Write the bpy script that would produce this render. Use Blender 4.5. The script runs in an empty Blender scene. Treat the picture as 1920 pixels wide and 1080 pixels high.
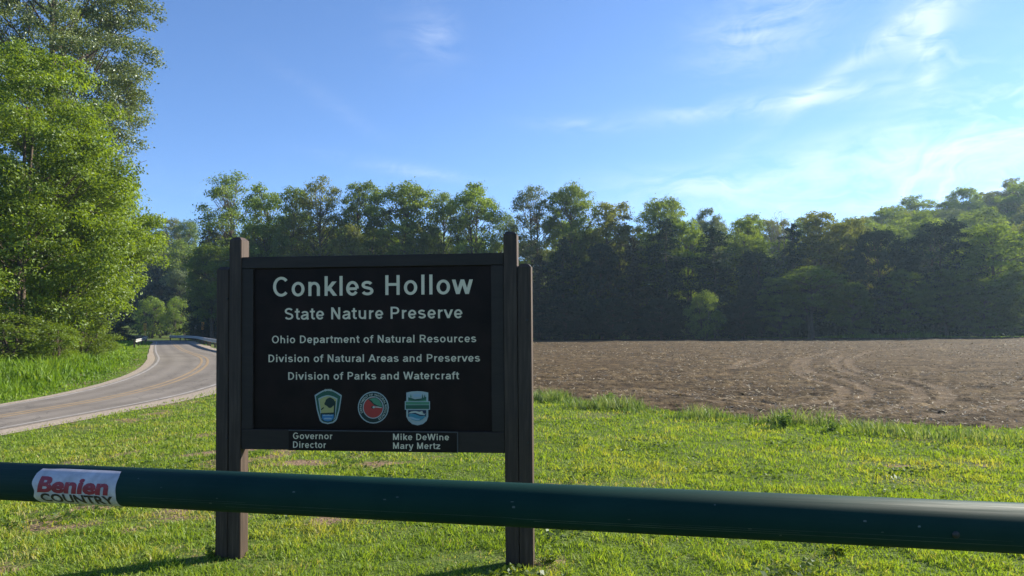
import bpy, bmesh, math, random
import numpy as np
from mathutils import Vector, Matrix

SC = bpy.context.scene
COL = SC.collection
R = math.radians
# ------------------------------------------------------------------ camera
CAM_H = 1.6
PITCH, ROLL = R(2.944), R(0.55)
FWD = np.array([0, math.cos(PITCH), math.sin(PITCH)])
UP0 = np.array([0, -math.sin(PITCH), math.cos(PITCH)])
X0 = np.array([1.0, 0, 0])
RT = X0*math.cos(ROLL) - UP0*math.sin(ROLL)
UP = UP0*math.cos(ROLL) + X0*math.sin(ROLL)
cd = bpy.data.cameras.new('camera')
cam = bpy.data.objects.new('camera', cd)
COL.objects.link(cam)
cd.sensor_width = 36.0
cd.lens = 1400/1920*36
cd.clip_start = 0.05
cd.clip_end = 3000
cam.matrix_world = Matrix(((RT[0], UP[0], -FWD[0], 0), (RT[1], UP[1], -FWD[1], 0),
                           (RT[2], UP[2], -FWD[2], CAM_H), (0, 0, 0, 1)))
SC.camera = cam
# ------------------------------------------------------------------ light, sky, exposure
SUN_AZ, SUN_EL = R(64), R(27)          # clockwise from +Y (the view), above the horizon
SKY_STRENGTH = 0.076
sun_dir = Vector((math.sin(SUN_AZ)*math.cos(SUN_EL), math.cos(SUN_AZ)*math.cos(SUN_EL), math.sin(SUN_EL)))
sl = bpy.data.lights.new('sun', 'SUN')
sl.energy = 5.0
sl.angle = R(0.53)
sl.color = (1.0, 0.93, 0.80)
sun = bpy.data.objects.new('sun', sl)
sun.rotation_euler = (-sun_dir).to_track_quat('-Z', 'Y').to_euler()
sun.location = (30, 20, 40)
COL.objects.link(sun)
SC.view_settings.view_transform = 'Standard'
SC.view_settings.look = 'None'
SC.view_settings.gamma = 1.0
SC.view_settings.use_curve_mapping = False
SC.view_settings.exposure = 1.38
SC.cycles.max_bounces = 7
SC.cycles.transparent_max_bounces = 8
SC.cycles.volume_bounces = 0

W = bpy.data.worlds.new('World')
SC.world = W
W.use_nodes = True
NT = W.node_tree


class NB:
    """tiny helper for math in node trees"""
    def __init__(s, nt): s.nt = nt
    def new(s, t, **k):
        n = s.nt.nodes.new(t)
        for a, b in k.items(): setattr(n, a, b)
        return n
    def put(s, sock, v):
        if hasattr(v, 'links') or isinstance(v, bpy.types.NodeSocket): s.nt.links.new(v, sock)
        else: sock.default_value = v
    def m(s, op, *a, clamp=False):
        n = s.new('ShaderNodeMath', operation=op, use_clamp=clamp)
        for i, v in enumerate(a): s.put(n.inputs[i], v)
        return n.outputs[0]
    def ramp(s, v, pts, interp='LINEAR'):
        n = s.new('ShaderNodeValToRGB'); s.put(n.inputs[0], v)
        cr = n.color_ramp; cr.interpolation = interp
        while len(cr.elements) < len(pts): cr.elements.new(0.5)
        for e, (p, c) in zip(cr.elements, pts):
            e.position = p; e.color = (*c, 1) if len(c) == 3 else c
        return n.outputs[0]
    def noise(s, vec, scale, detail=4, rough=0.55, dist=0.0, dim='3D'):
        n = s.new('ShaderNodeTexNoise', noise_dimensions=dim)
        if vec is not None: s.put(n.inputs['Vector'], vec)
        n.inputs['Scale'].default_value = scale; n.inputs['Detail'].default_value = detail
        n.inputs['Roughness'].default_value = rough; n.inputs['Distortion'].default_value = dist
        return n.outputs[0]
    def mix(s, f, a, b, typ='MIX'):
        n = s.new('ShaderNodeMix', data_type='RGBA', blend_type=typ)
        s.put(n.inputs[0], f); s.put(n.inputs[6], a); s.put(n.inputs[7], b)
        return n.outputs[2]
    def comb(s, x, y, z):
        n = s.new('ShaderNodeCombineXYZ')
        for i, v in enumerate((x, y, z)): s.put(n.inputs[i], v)
        return n.outputs[0]


w = NB(NT)
sky = w.new('ShaderNodeTexSky', sky_type='NISHITA')
sky.sun_disc = False
sky.sun_elevation = SUN_EL
sky.sun_rotation = SUN_AZ
sky.air_density = 0.8
sky.dust_density = 0.0
sky.ozone_density = 4.0
sky.altitude = 300
tc = w.new('ShaderNodeTexCoord')
sep = w.new('ShaderNodeSeparateXYZ'); NT.links.new(tc.outputs['Generated'], sep.inputs[0])
dx, dy, dz = sep.outputs
az = w.m('ARCTAN2', dx, dy)
el = w.m('ARCSINE', dz)


def cloud(px, py, hw, hh, ang, amp):
    """a soft elongated patch of cirrus round a direction of the sky"""
    a0 = math.atan((px-960)/1400); e0 = math.atan((612-py)/1400*math.cos(a0))
    ca, sa = math.cos(R(ang)), math.sin(R(ang))
    u = w.m('SUBTRACT', az, a0); v = w.m('SUBTRACT', el, e0)
    p = w.m('MULTIPLY', w.m('ADD', w.m('MULTIPLY', u, ca), w.m('MULTIPLY', v, sa)), 1400/hw)
    q = w.m('MULTIPLY', w.m('SUBTRACT', w.m('MULTIPLY', v, ca), w.m('MULTIPLY', u, sa)), 1400/hh)
    r2 = w.m('ADD', w.m('MULTIPLY', p, p), w.m('MULTIPLY', q, q))
    return w.m('MULTIPLY', w.m('EXPONENT', w.m('MULTIPLY', r2, -1.0)), amp)


CL = [(1440, 50, 110, 55, 12, .9), (1755, 25, 90, 45, 35, .8), (1600, 130, 190, 16, 32, .7), (1765, 100, 20, 70, -8, .9),
      (1450, 195, 200, 16, 2, 1.0), (1900, 205, 110, 36, -12, .85), (1850, 130, 110, 16, -28, .7), (1650, 265, 170, 28, 8, .6),
      (1840, 262, 100, 20, 10, .6), (1560, 325, 240, 30, 4, .7), (1850, 310, 240, 40, 8, .6), (1300, 345, 170, 24, -3, .6),
      (820, 45, 50, 40, -55, .5), (1080, 232, 80, 12, -6, .5), (790, 318, 140, 12, -8, .5), (1480, 390, 420, 34, 0, .5),
      (1900, 380, 300, 40, 0, .35), (610, 180, 110, 16, -30, .14), (740, 60, 30, 60, 30, .12), (2400, 200, 420, 130, 0, .45),
      (2900, 330, 500, 130, 0, .4), (-600, 330, 400, 60, 5, .4)]
mask = None
for c in CL:
    g = cloud(*c)
    mask = g if mask is None else w.m('ADD', mask, g)
warp = w.noise(w.comb(w.m('MULTIPLY', az, 3.0), w.m('MULTIPLY', el, 6.0), 0.0), 1.6, 3, 0.5)
uu = w.m('ADD', w.m('MULTIPLY', az, 5.0), w.m('MULTIPLY', el, 4.0))
vv = w.m('ADD', w.m('SUBTRACT', w.m('MULTIPLY', el, 22.0), w.m('MULTIPLY', az, 5.0)), w.m('MULTIPLY', warp, 5.0))
n1 = w.noise(w.comb(uu, vv, 1.7), 1.5, 7, 0.6, 0.4)
uu2 = w.m('ADD', w.m('MULTIPLY', az, 9.0), w.m('MULTIPLY', warp, 3.0))
n2 = w.noise(w.comb(uu2, w.m('MULTIPLY', el, 34.0), 4.2), 1.3, 6, 0.6, 0.6)
nn = w.m('ADD', w.m('MULTIPLY', n1, 0.6), w.m('MULTIPLY', n2, 0.4))
nn = w.m('MULTIPLY', w.m('SUBTRACT', nn, 0.40), 5.0, clamp=True)
cf = w.m('MULTIPLY', w.m('MULTIPLY', mask, nn), 0.46, clamp=True)
skt = w.mix(1.0, sky.outputs[0], (.82, .94, 1.11, 1.0), 'MULTIPLY')
skc = w.mix(cf, skt, (5.6, 6.0, 6.6, 1.0))
bg = NT.nodes['Background']
NT.links.new(skc, bg.inputs[0])
bg.inputs[1].default_value = SKY_STRENGTH

# ------------------------------------------------------------------ helpers
rng = np.random.default_rng(7)
random.seed(7)


def tag(o, label=None, cat=None, group=None, kind=None):
    if label: o['label'] = label
    if cat: o['category'] = cat
    if group: o['group'] = group
    if kind: o['kind'] = kind
    return o


def empty(name, loc=(0, 0, 0), rz=0):
    o = bpy.data.objects.new(name, None)
    o.empty_display_size = 0.2
    o.location = loc; o.rotation_euler = (0, 0, rz)
    COL.objects.link(o)
    return o


def link(name, me, mats=None, parent=None):
    o = bpy.data.objects.new(name, me)
    if mats is not None and not me.materials:
        for m_ in (mats if isinstance(mats, (list, tuple)) else [mats]): me.materials.append(m_)
    COL.objects.link(o)
    if parent is not None: o.parent = parent
    return o


def np_mesh(name, V, F4=None, F3=None, attrs=None, smooth=False, mat_idx=None):
    """mesh from numpy arrays; F4 quads then F3 triangles; attrs {name: per-face float}"""
    me = bpy.data.meshes.new(name)
    V = np.asarray(V, np.float32)
    F4 = np.zeros((0, 4), np.int32) if F4 is None else np.asarray(F4, np.int32)
    F3 = np.zeros((0, 3), np.int32) if F3 is None else np.asarray(F3, np.int32)
    me.vertices.add(len(V)); me.vertices.foreach_set('co', V.ravel())
    nl = F4.size + F3.size
    me.loops.add(nl)
    me.loops.foreach_set('vertex_index', np.concatenate([F4.ravel(), F3.ravel()]))
    npoly = len(F4) + len(F3)
    me.polygons.add(npoly)
    st = np.concatenate([np.arange(len(F4))*4, len(F4)*4 + np.arange(len(F3))*3]).astype(np.int32)
    me.polygons.foreach_set('loop_start', st)
    if smooth: me.polygons.foreach_set('use_smooth', np.ones(npoly, bool))
    else: me.polygons.foreach_set('use_smooth', np.zeros(npoly, bool))
    if mat_idx is not None: me.polygons.foreach_set('material_index', np.asarray(mat_idx, np.int32))
    for k, v in (attrs or {}).items():
        dom = 'FACE' if len(v) == npoly and len(v) != len(V) else 'POINT'
        a = me.attributes.new(k, 'FLOAT', dom)
        a.data.foreach_set('value', np.asarray(v, np.float32))
    me.update(calc_edges=True)
    return me


def _h(ix, iy, s):
    n = (ix.astype(np.int64)*374761393 + iy.astype(np.int64)*668265263 + s*1442695041) & 0x7fffffff
    n = ((n ^ (n >> 13))*1274126177) & 0x7fffffff
    return ((n ^ (n >> 16)) & 0xffff)/65535.0


def vnoise(x, y, s=0):
    ix, iy = np.floor(x), np.floor(y)
    fx, fy = x-ix, y-iy
    fx = fx*fx*(3-2*fx); fy = fy*fy*(3-2*fy)
    a = _h(ix, iy, s); b = _h(ix+1, iy, s); c = _h(ix, iy+1, s); d = _h(ix+1, iy+1, s)
    return (a*(1-fx)+b*fx)*(1-fy) + (c*(1-fx)+d*fx)*fy


def fbm(x, y, s=0, o=4):
    t = 0; a = 0.5; n = 0
    for i in range(o):
        t = t + a*vnoise(x, y, s+i); n += a
        x = x*2.03+7.1; y = y*2.03+3.7; a *= 0.5
    return t/n


def S(t):
    t = np.clip(t, 0, 1)
    return t*t*(3-2*t)


def seg_dist(x, y, P):
    """distance to a polyline and which side (positive = left of its direction)"""
    best = np.full(np.shape(x), 1e9); side = np.zeros(np.shape(x))
    for (ax, ay), (bx, by) in zip(P[:-1], P[1:]):
        ux, uy = bx-ax, by-ay; L2 = ux*ux+uy*uy
        t = np.clip(((x-ax)*ux+(y-ay)*uy)/L2, 0, 1)
        qx, qy = x-ax-t*ux, y-ay-t*uy
        d = np.hypot(qx, qy); k = d < best
        best = np.where(k, d, best)
        side = np.where(k, np.sign(ux*(y-ay)-uy*(x-ax)), side)
    return best, side


def smooth_poly(P, n):
    P = np.array(P, float)
    d = np.r_[0, np.cumsum(np.hypot(*np.diff(P, axis=0).T))]
    t = np.linspace(0, d[-1], n)
    X = np.c_[np.interp(t, d, P[:, 0]), np.interp(t, d, P[:, 1])]
    k = max(3, n//14) | 1
    pad = np.r_[np.repeat(X[:1], k, 0)+(X[0]-X[1])*np.arange(k, 0, -1)[:, None], X,
                np.repeat(X[-1:], k, 0)+(X[-1]-X[-2])*np.arange(1, k+1)[:, None]]
    ker = np.hanning(2*k+1); ker /= ker.sum()
    return np.c_[np.convolve(pad[:, 0], ker, 'valid'), np.convolve(pad[:, 1], ker, 'valid')]


# ------------------------------------------------------------------ lie of the land (metres; camera at x 0, y 0)
ROAD_L = [(-15.8, -6), (-15.4, 6), (-14.9, 14), (-14.75, 21), (-14.3, 24.2), (-14.55, 27.5), (-15.3, 31), (-17.7, 37.5), (-23.5, 49), (-35, 73), (-50.5, 106), (-60, 119), (-80, 129), (-112, 133)]
ROAD_R = [(-11.9, -6), (-11.6, 6), (-11.4, 15), (-11.0, 18.7), (-10.6, 21.7), (-10.2, 25.3), (-10.6, 31), (-12.6, 38), (-16.8, 46.5), (-21.3, 53.7), (-33, 78), (-46, 106), (-55, 115.5), (-77, 124), (-110, 127)]
ROAD_L = smooth_poly(ROAD_L, 150)
ROAD_R = smooth_poly(ROAD_R, 150)
ROAD_C = (ROAD_L+ROAD_R)/2
TREELINE = [(-58, 140), (-44, 118), (-32, 103), (-18, 99), (2.5, 97), (22, 92), (38, 86), (56, 82), (90, 78), (150, 70)]


def h(x, y):
    x = np.asarray(x, float); y = np.asarray(y, float)
    z = -0.55*S((-x-3.0)/6.5)*S((42-y)/20)
    z = z + (14.5*S((x-30)/80)+34*S((x-95)/130))*S((y-90)/60)*(1-.8*S((y-175)/110))*(0.92+0.16*vnoise(x/40, y/40, 5)) + 12*S((x-140)/160)*S((y-20)/80)
    z = z + 17*S((-x-30)/90)*S((y-150)/70)
    d, s = seg_dist(x, y, ROAD_L[::6])
    bank = np.where(s > 0, d, 0)
    z = z + 1.1*S((bank-0.8)/11)*S((100-y)/50) + 7*S((bank-24)/60)
    z = z + 0.10*(fbm(x/5, y/5, 3, 3)-0.5)*S((np.hypot(x, y)-4)/8)*S((bank+np.where(s > 0, 0, 3)-0.2)/2)*np.where((d < 5) & (s <= 0), 0, 1)
    return z


def ray(px, py):
    v = FWD*1400 + RT*(px-960) + UP*(540-py)
    return v/v[1]


def G(px, py, z=0.0):
    v = ray(px, py); t = (z-CAM_H)/v[2]
    return np.array([v[0]*t, t])


def at(px, depth):
    return ray(px, 612)[0]*depth


def zpix(px, py, depth):
    return CAM_H + ray(px, py)[2]*depth


NEAR_EDGE = [tuple(G(*p)) for p in ((1005, 738), (1100, 755), (1200, 764), (1300, 772), (1400, 781), (1480, 790), (1700, 797), (1920, 801))]
FIELD = [(-30, 97), (-24, 84), (-17.5, 66), (-13, 52), (-7.5, 36), (-5.5, 27), (-2.5, 20.4)] + NEAR_EDGE + [(14, 11.0), (26, 10), (60, 6), (95, 0), (104, 60), (86, 77), (56, 80), (38, 84), (22, 90), (2.5, 95), (-18, 97)]
FX, FY = np.array(FIELD).T


def inpoly(x, y, P):
    c = np.zeros(np.shape(x), bool)
    n = len(P)
    for i in range(n):
        x1, y1 = P[i]; x2, y2 = P[i-1]
        if y1 == y2: continue
        k = ((y1 > y) != (y2 > y)) & (x < (x2-x1)*(y-y1)/(y2-y1)+x1)
        c ^= k
    return c


ROADPOLY = [tuple(p) for p in ROAD_L[::3]] + [tuple(p) for p in ROAD_R[::3]][::-1]


def bare(x, y):
    """worn, bare patches of the lawn"""
    b = S((fbm(x/0.5+3, y/0.5+9, 21, 4)-0.53)/0.12)*0.75*S((-x+.5)/4)*S((fbm(x/3, y/3, 27, 2)-.35)/.2)
    b = b + S((fbm(x/1.3+13, y/0.7+1, 31, 4)-0.62)/0.1)*0.5
    for px, py, rx, ry in ((130, 850, 1.3, .55), (70, 990, .55, .30), (870, 1048, .30, .12), (700, 862, .8, .35), (560, 872, .5, .3),
                           (1010, 1052, .25, .1), (1480, 1050, .5, .12), (1180, 925, .4, .16), (1720, 868, 1.2, .25), (200, 825, 1.0, .4), (250, 880, .9, .3), (340, 800, 1.2, .5)):
        cx, cy = G(px, py)
        b = b + np.exp(-((x-cx)/rx)**2-((y-cy)/ry)**2)*S((fbm(x*3, y*4, 8, 4)-.42)/.2)
    return np.clip(b, 0, 1)


# ------------------------------------------------------------------ materials
def mat(name, rough=0.8, spec=0.3):
    m_ = bpy.data.materials.new(name); m_.use_nodes = True
    b = m_.node_tree.nodes['Principled BSDF']
    b.inputs['Roughness'].default_value = rough
    b.inputs['Specular IOR Level'].default_value = spec
    return m_, NB(m_.node_tree), b


def plain(name, col, rough=0.7, spec=0.3, metal=0.0, var=0.12, scale=9.0, bump=0.0, bscale=40.0):
    m_, n, b = mat(name, rough, spec)
    t = n.new('ShaderNodeTexCoord').outputs['Object']
    f = n.noise(t, scale, 5)
    lo = tuple(c*(1-var*2) for c in col); hi = tuple(min(1, c*(1+var*2)) for c in col)
    n.put(b.inputs['Base Color'], n.ramp(f, [(0.25, lo), (0.75, hi)]))
    b.inputs['Metallic'].default_value = metal
    if bump:
        bp = n.new('ShaderNodeBump'); bp.inputs['Strength'].default_value = 0.5
        bp.inputs['Distance'].default_value = bump
        n.put(bp.inputs['Height'], n.noise(t, bscale, 5)); n.put(b.inputs['Normal'], bp.outputs[0])
    return m_


def leafmat(name, cols, trans=0.42, tcol=(1.25, 1.25, 0.55), rough=0.55, gloss=0.06):
    m_ = bpy.data.materials.new(name); m_.use_nodes = True
    nt = m_.node_tree; n = NB(nt); nt.nodes.remove(nt.nodes['Principled BSDF'])
    out = nt.nodes['Material Output']
    a = n.new('ShaderNodeAttribute', attribute_name='tone')
    oi = n.new('ShaderNodeObjectInfo')
    v = n.m('ADD', a.outputs['Fac'], n.m('MULTIPLY', n.m('SUBTRACT', oi.outputs['Random'], 0.5), 0.22), clamp=True)
    k = len(cols)
    c = n.ramp(v, [(i/(k-1), cols[i]) for i in range(k)])
    d = n.new('ShaderNodeBsdfDiffuse'); n.put(d.inputs[0], c)
    t = n.new('ShaderNodeBsdfTranslucent'); n.put(t.inputs[0], n.mix(1.0, c, (*tcol, 1), 'MULTIPLY'))
    mx = n.new('ShaderNodeMixShader'); mx.inputs[0].default_value = trans
    nt.links.new(d.outputs[0], mx.inputs[1]); nt.links.new(t.outputs[0], mx.inputs[2])
    g = n.new('ShaderNodeBsdfGlossy'); g.inputs['Roughness'].default_value = rough
    g.inputs[0].default_value = (.8, .85, .9, 1)
    m2 = n.new('ShaderNodeMixShader'); m2.inputs[0].default_value = gloss
    nt.links.new(mx.outputs[0], m2.inputs[1]); nt.links.new(g.outputs[0], m2.inputs[2])
    nt.links.new(m2.outputs[0], out.inputs[0])
    return m_


M = {}
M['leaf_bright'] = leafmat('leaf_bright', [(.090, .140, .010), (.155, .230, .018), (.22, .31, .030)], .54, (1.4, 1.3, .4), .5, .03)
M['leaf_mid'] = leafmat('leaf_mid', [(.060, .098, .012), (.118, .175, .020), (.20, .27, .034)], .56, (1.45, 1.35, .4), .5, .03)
M['leaf_olive'] = leafmat('leaf_olive', [(.080, .090, .016), (.145, .165, .026), (.22, .24, .042)], .56, (1.35, 1.3, .5), .5, .03)
M['leaf_grey'] = leafmat('leaf_grey', [(.070, .095, .024), (.125, .160, .042), (.21, .25, .090)], .36, (1.2, 1.2, .6), .45, .05)
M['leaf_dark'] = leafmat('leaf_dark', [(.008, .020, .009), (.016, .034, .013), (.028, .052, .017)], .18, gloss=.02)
M['leaf_brown'] = leafmat('leaf_brown', [(.028, .028, .013), (.050, .048, .022), (.085, .075, .034)], .2, gloss=.02)
M['leaf_pale'] = leafmat('leaf_pale', [(.10, .12, .07), (.15, .17, .10), (.22, .23, .14)], .35)
M['grass'] = leafmat('grass_blade', [(.095, .155, .018), (.160, .242, .030), (.21, .30, .042), (.32, .33, .07), (.38, .32, .16)], .5, (1.25, 1.2, .4), .5, .015)
M['bank'] = leafmat('bank_blade', [(.055, .110, .010), (.105, .190, .015), (.16, .265, .022), (.25, .32, .045)], .5, (1.25, 1.2, .4), .5, .015)
M['tall_grass'] = leafmat('tall_grass_blade', [(.050, .095, .020), (.090, .155, .030), (.14, .21, .045), (.25, .28, .11)], .42, (1.2, 1.2, .6), .5, .03)
M['bark'] = plain('bark', (.085, .065, .048), .9, .2, var=.25, scale=3, bump=.03, bscale=14)
M['bark_pale'] = plain('bark_pale', (.17, .15, .12), .9, .2, var=.25, scale=3)
M['straw'] = leafmat('straw', [(.20, .15, .09), (.30, .24, .15), (.42, .35, .23)], .15, (1, 1, .8))


# ================================================================== THE GROUND
def axis(lo, hi, c, fine, n):
    """coordinate lines from lo to hi that crowd round c"""
    s = np.arcsinh((np.array([lo, hi])-c)/fine)
    return c + fine*np.sinh(np.linspace(s[0], s[1], n))


gx = axis(-520, 620, -3, 7, 330)
gy = axis(-90, 900, 8, 8, 330)
X, Y = np.meshgrid(gx, gy)
Z = h(X, Y)
inr = inpoly(X, Y, ROADPOLY); inf = inpoly(X, Y, FIELD)
Z = Z - 0.12*inr - 0.14*inf
n0, n1_ = X.shape
idx = np.arange(n0*n1_).reshape(n0, n1_)
F = np.stack([idx[:-1, :-1], idx[:-1, 1:], idx[1:, 1:], idx[1:, :-1]], -1).reshape(-1, 4)
gm = np_mesh('ground', np.stack([X, Y, Z], -1).reshape(-1, 3), F, attrs={'bare': bare(X, Y).ravel()}, smooth=True)
m_, n, b = mat('ground_turf', .95, .1)
ga = n.new('ShaderNodeAttribute', attribute_name='bare')
gc = n.new('ShaderNodeTexCoord').outputs['Object']
turf = n.ramp(n.noise(gc, 6, 6, .65), [(.3, (.050, .080, .014)), (.5, (.085, .125, .022)), (.7, (.13, .15, .04))])
soil = n.ramp(n.noise(gc, 14, 6, .6), [(.3, (.13, .085, .052)), (.7, (.26, .18, .115))])
bm_ = n.m('MULTIPLY', n.m('ADD', n.m('SUBTRACT', ga.outputs['Fac'], .45), n.m('MULTIPLY', n.m('SUBTRACT', n.noise(gc, 20, 4), .5), 1.2)), 3.0, clamp=True)
n.put(b.inputs['Base Color'], n.mix(bm_, turf, soil))
bp = n.new('ShaderNodeBump'); bp.inputs['Distance'].default_value = .03
n.put(bp.inputs['Height'], n.noise(gc, 30, 5)); n.put(b.inputs['Normal'], bp.outputs[0])
tag(link('ground', gm, m_), kind='structure')


def strip(name, A, B, lift, material, cols=2, kind='structure', parent=None):
    """a sheet between two polylines that follows the land"""
    k = np.linspace(0, 1, cols)[:, None, None]
    P = A[None]*(1-k)+B[None]*k
    z = h(P[..., 0], P[..., 1])
    # the sheet is straight across
    z = z[0][None]*(1-k[..., 0])+z[-1][None]*k[..., 0] + lift
    V = np.concatenate([P, z[..., None]], -1)
    ii = np.arange(cols*len(A)).reshape(cols, len(A))
    F = np.stack([ii[:-1, :-1], ii[1:, :-1], ii[1:, 1:], ii[:-1, 1:]], -1).reshape(-1, 4)
    kq = np.linspace(0, 1, cols)[:, None]*np.ones((1, len(A)))
    lane = sum(np.exp(-((kq-q)/.055)**2) for q in (.14, .36, .64, .86))
    me = np_mesh(name, V.reshape(-1, 3), F, attrs={'lane': lane.ravel()}, smooth=True)
    o = link(name, me, material, parent)
    if kind: tag(o, kind=kind)
    return o


def side(A, B, d):
    """the polyline A moved d metres towards B"""
    v = B-A; L = np.linalg.norm(v, axis=1)[:, None]
    return A+v/L*d


# road materials
m_, n, b = mat('asphalt', .85, .25)
t = n.new('ShaderNodeTexCoord').outputs['Object']
base = n.ramp(n.noise(t, .35, 5, .6), [(.3, (.168, .146, .122)), (.7, (.228, .200, .170))])
grit = n.ramp(n.noise(t, 60, 3, .7), [(.3, (.72, .72, .72)), (.7, (1.2, 1.2, 1.2))])
la = n.new('ShaderNodeAttribute', attribute_name='lane')
worn = n.mix(1.0, n.mix(1.0, base, grit, 'MULTIPLY'), n.ramp(la.outputs['Fac'], [(0, (1, 1, 1)), (1, (.80, .79, .78))]), 'MULTIPLY')
vo = n.new('ShaderNodeTexVoronoi', feature='DISTANCE_TO_EDGE'); vo.inputs['Scale'].default_value = .45
wv_ = n.new('ShaderNodeVectorMath', operation='ADD'); n.put(wv_.inputs[0], t)
nz3 = n.new('ShaderNodeTexNoise'); nz3.inputs['Scale'].default_value = 1.5; n.put(nz3.inputs['Vector'], t); n.put(wv_.inputs[1], nz3.outputs['Color'])
n.put(vo.inputs['Vector'], wv_.outputs[0])
n.put(b.inputs['Base Color'], n.mix(n.m('MULTIPLY', n.m('LESS_THAN', vo.outputs['Distance'], .012), .45), worn, (.06, .055, .05, 1)))
bp = n.new('ShaderNodeBump'); bp.inputs['Distance'].default_value = .006
n.put(bp.inputs['Height'], n.noise(t, 80, 3)); n.put(b.inputs['Normal'], bp.outputs[0])
M['asphalt'] = m_
M['yellow'] = plain('yellow_paint', (.27, .19, .105), .7, var=.12, scale=3)
M['white_line'] = plain('worn_white_paint', (.29, .265, .24), .7, var=.15, scale=3)
M['gravel'] = plain('gravel', (.30, .25, .20), .95, .1, var=.3, scale=22, bump=.03, bscale=30)
rs = 0.02
strip('road', ROAD_L, ROAD_R, rs, M['asphalt'], 29)
strip('white_edge_line', side(ROAD_L, ROAD_R, .12), side(ROAD_L, ROAD_R, .24), rs+.006, M['white_line'])
strip('white_edge_line', side(ROAD_R, ROAD_L, .24), side(ROAD_R, ROAD_L, .12), rs+.006, M['white_line'])
strip('yellow_centre_line', side(ROAD_C, ROAD_L, .22), side(ROAD_C, ROAD_L, .09), rs+.006, M['yellow'])
strip('yellow_centre_line', side(ROAD_C, ROAD_R, .09), side(ROAD_C, ROAD_R, .22), rs+.006, M['yellow'])
nL = np.array(side(ROAD_L, ROAD_R, -1)); ker = 0.30+0.18*vnoise(np.arange(150)/6., np.zeros(150), 2)[:, None]
strip('gravel_shoulder', ROAD_L+(nL-ROAD_L)*ker, ROAD_L+(nL-ROAD_L)*(-.02), rs-.008, M['gravel'], 3)
nR = np.array(side(ROAD_R, ROAD_L, -1)); ker = 0.55+0.45*vnoise(np.arange(150)/4., np.zeros(150), 4)[:, None]
strip('gravel_shoulder', ROAD_R+(nR-ROAD_R)*(-.02), ROAD_R+(nR-ROAD_R)*ker, rs-.008, M['gravel'], 3)

# ------------------------------------------------------------------ tilled field
TR = [
    [(1100, 140), (1050, 150), (1025, 180), (1040, 210), (1100, 235), (1200, 262), (1225, 285), (1180, 305), (1080, 320), (960, 330)],
    [(1180, 118), (1080, 150), (1065, 180), (1090, 205), (1180, 225), (1280, 255), (1320, 280), (1290, 305), (1150, 335)],
    [(1215, 140), (1180, 160), (1190, 185), (1260, 215), (1400, 245), (1490, 265), (1520, 295), (1480, 325), (1350, 345), (1200, 360)],
    [(1330, 120), (1240, 150), (1230, 175), (1290, 205), (1500, 240), (1600, 265), (1632, 295), (1590, 325), (1480, 347), (1300, 366)],
    [(370, 262), (600, 283), (800, 308), (950, 325)], [(330, 275), (600, 297), (800, 320)],
    [(1500, 375), (1700, 350), (1920, 310)], [(850, 145), (780, 190)], [(930, 150), (850, 185)], [(20, 95), (500, 90), (1100, 92), (1700, 70)],
    [(20, 200), (400, 200), (900, 215)], [(1340, 120), (1600, 100), (1920, 90)]]
TRG = []
for P in TR:
    q = np.array(P, float); k = np.linspace(0, len(q)-1, (len(q)-1)*4+1)
    X_ = np.interp(k, np.arange(len(q)), q[:, 0]); Y_ = np.interp(k, np.arange(len(q)), q[:, 1])
    TRG.append(np.array([G(1000+a/2.087, 600+c/2.087, -.03) for a, c in zip(X_, Y_)]))
NA, NR = 620, 430
th = np.linspace(R(-28), R(47), NA)
dd = 1/np.linspace(1/9.6, 1/125, NR)
TH, DD = np.meshgrid(th, dd)
X = np.tan(TH)*DD; Y = DD
ok = inpoly(X, Y, FIELD)
td = np.full(X.shape, 9.0)
for P in TRG:
    x0_, x1_ = P[:, 0].min()-2, P[:, 0].max()+2; y0_, y1_ = P[:, 1].min()-2, P[:, 1].max()+2
    kk = (X > x0_) & (X < x1_) & (Y > y0_) & (Y < y1_)
    d_, _ = seg_dist(X[kk], Y[kk], [tuple(p) for p in P])
    td[kk] = np.minimum(td[kk], d_)
wob = 0.10*(vnoise(X*1.1, Y*.8, 40)-.5)
tw = 0.12+Y*.0020
trk = np.clip(1-S((td+wob-tw*.7)/(tw*.7)), 0, 1)*(0.6+0.4*vnoise(X*.5, Y*.4, 44))
cl = fbm(X*5.5, Y*5.5, 50, 4); big = fbm(X*1.2, Y*2.0, 60, 4)
fur = 0.5+0.5*np.sin((Y+0.12*X+.8*vnoise(X/6, Y/6, 3))*2*math.pi/.76)
Zf = h(X, Y)-.05 + (1-trk*.8)*(.085*(cl-.5)+.07*(big-.5)+.035*fur) - .02*trk
edge, _ = seg_dist(X, Y, [tuple(p) for p in FIELD]+[FIELD[0]])
ii = np.arange(NA*NR).reshape(NR, NA)
F = np.stack([ii[:-1, :-1], ii[:-1, 1:], ii[1:, 1:], ii[1:, :-1]], -1)
F = F[(ok[:-1, :-1] & ok[1:, 1:] & ok[:-1, 1:] & ok[1:, :-1])]
me = np_mesh('tilled_field', np.stack([X, Y, Zf], -1).reshape(-1, 3), F.reshape(-1, 4),
             attrs={'track': trk.ravel(), 'clod': (cl*.6+big*.4).ravel()}, smooth=True)
m_, n, b = mat('tilled_soil', .95, .1)
t = n.new('ShaderNodeTexCoord').outputs['Object']
a1 = n.new('ShaderNodeAttribute', attribute_name='track'); a2 = n.new('ShaderNodeAttribute', attribute_name='clod')
nz = n.m('ADD', n.m('MULTIPLY', n.noise(t, 5.5, 6, .7), .55), n.m('MULTIPLY', a2.outputs['Fac'], .45))
c = n.ramp(nz, [(.34, (.026, .017, .010)), (.47, (.068, .045, .029)), (.57, (.115, .080, .052)), (.70, (.19, .14, .09))])
st = n.ramp(n.noise(t, 1.1, 5, .6), [(.35, (.75, .75, .75)), (.65, (1.25, 1.2, 1.15))])
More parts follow.
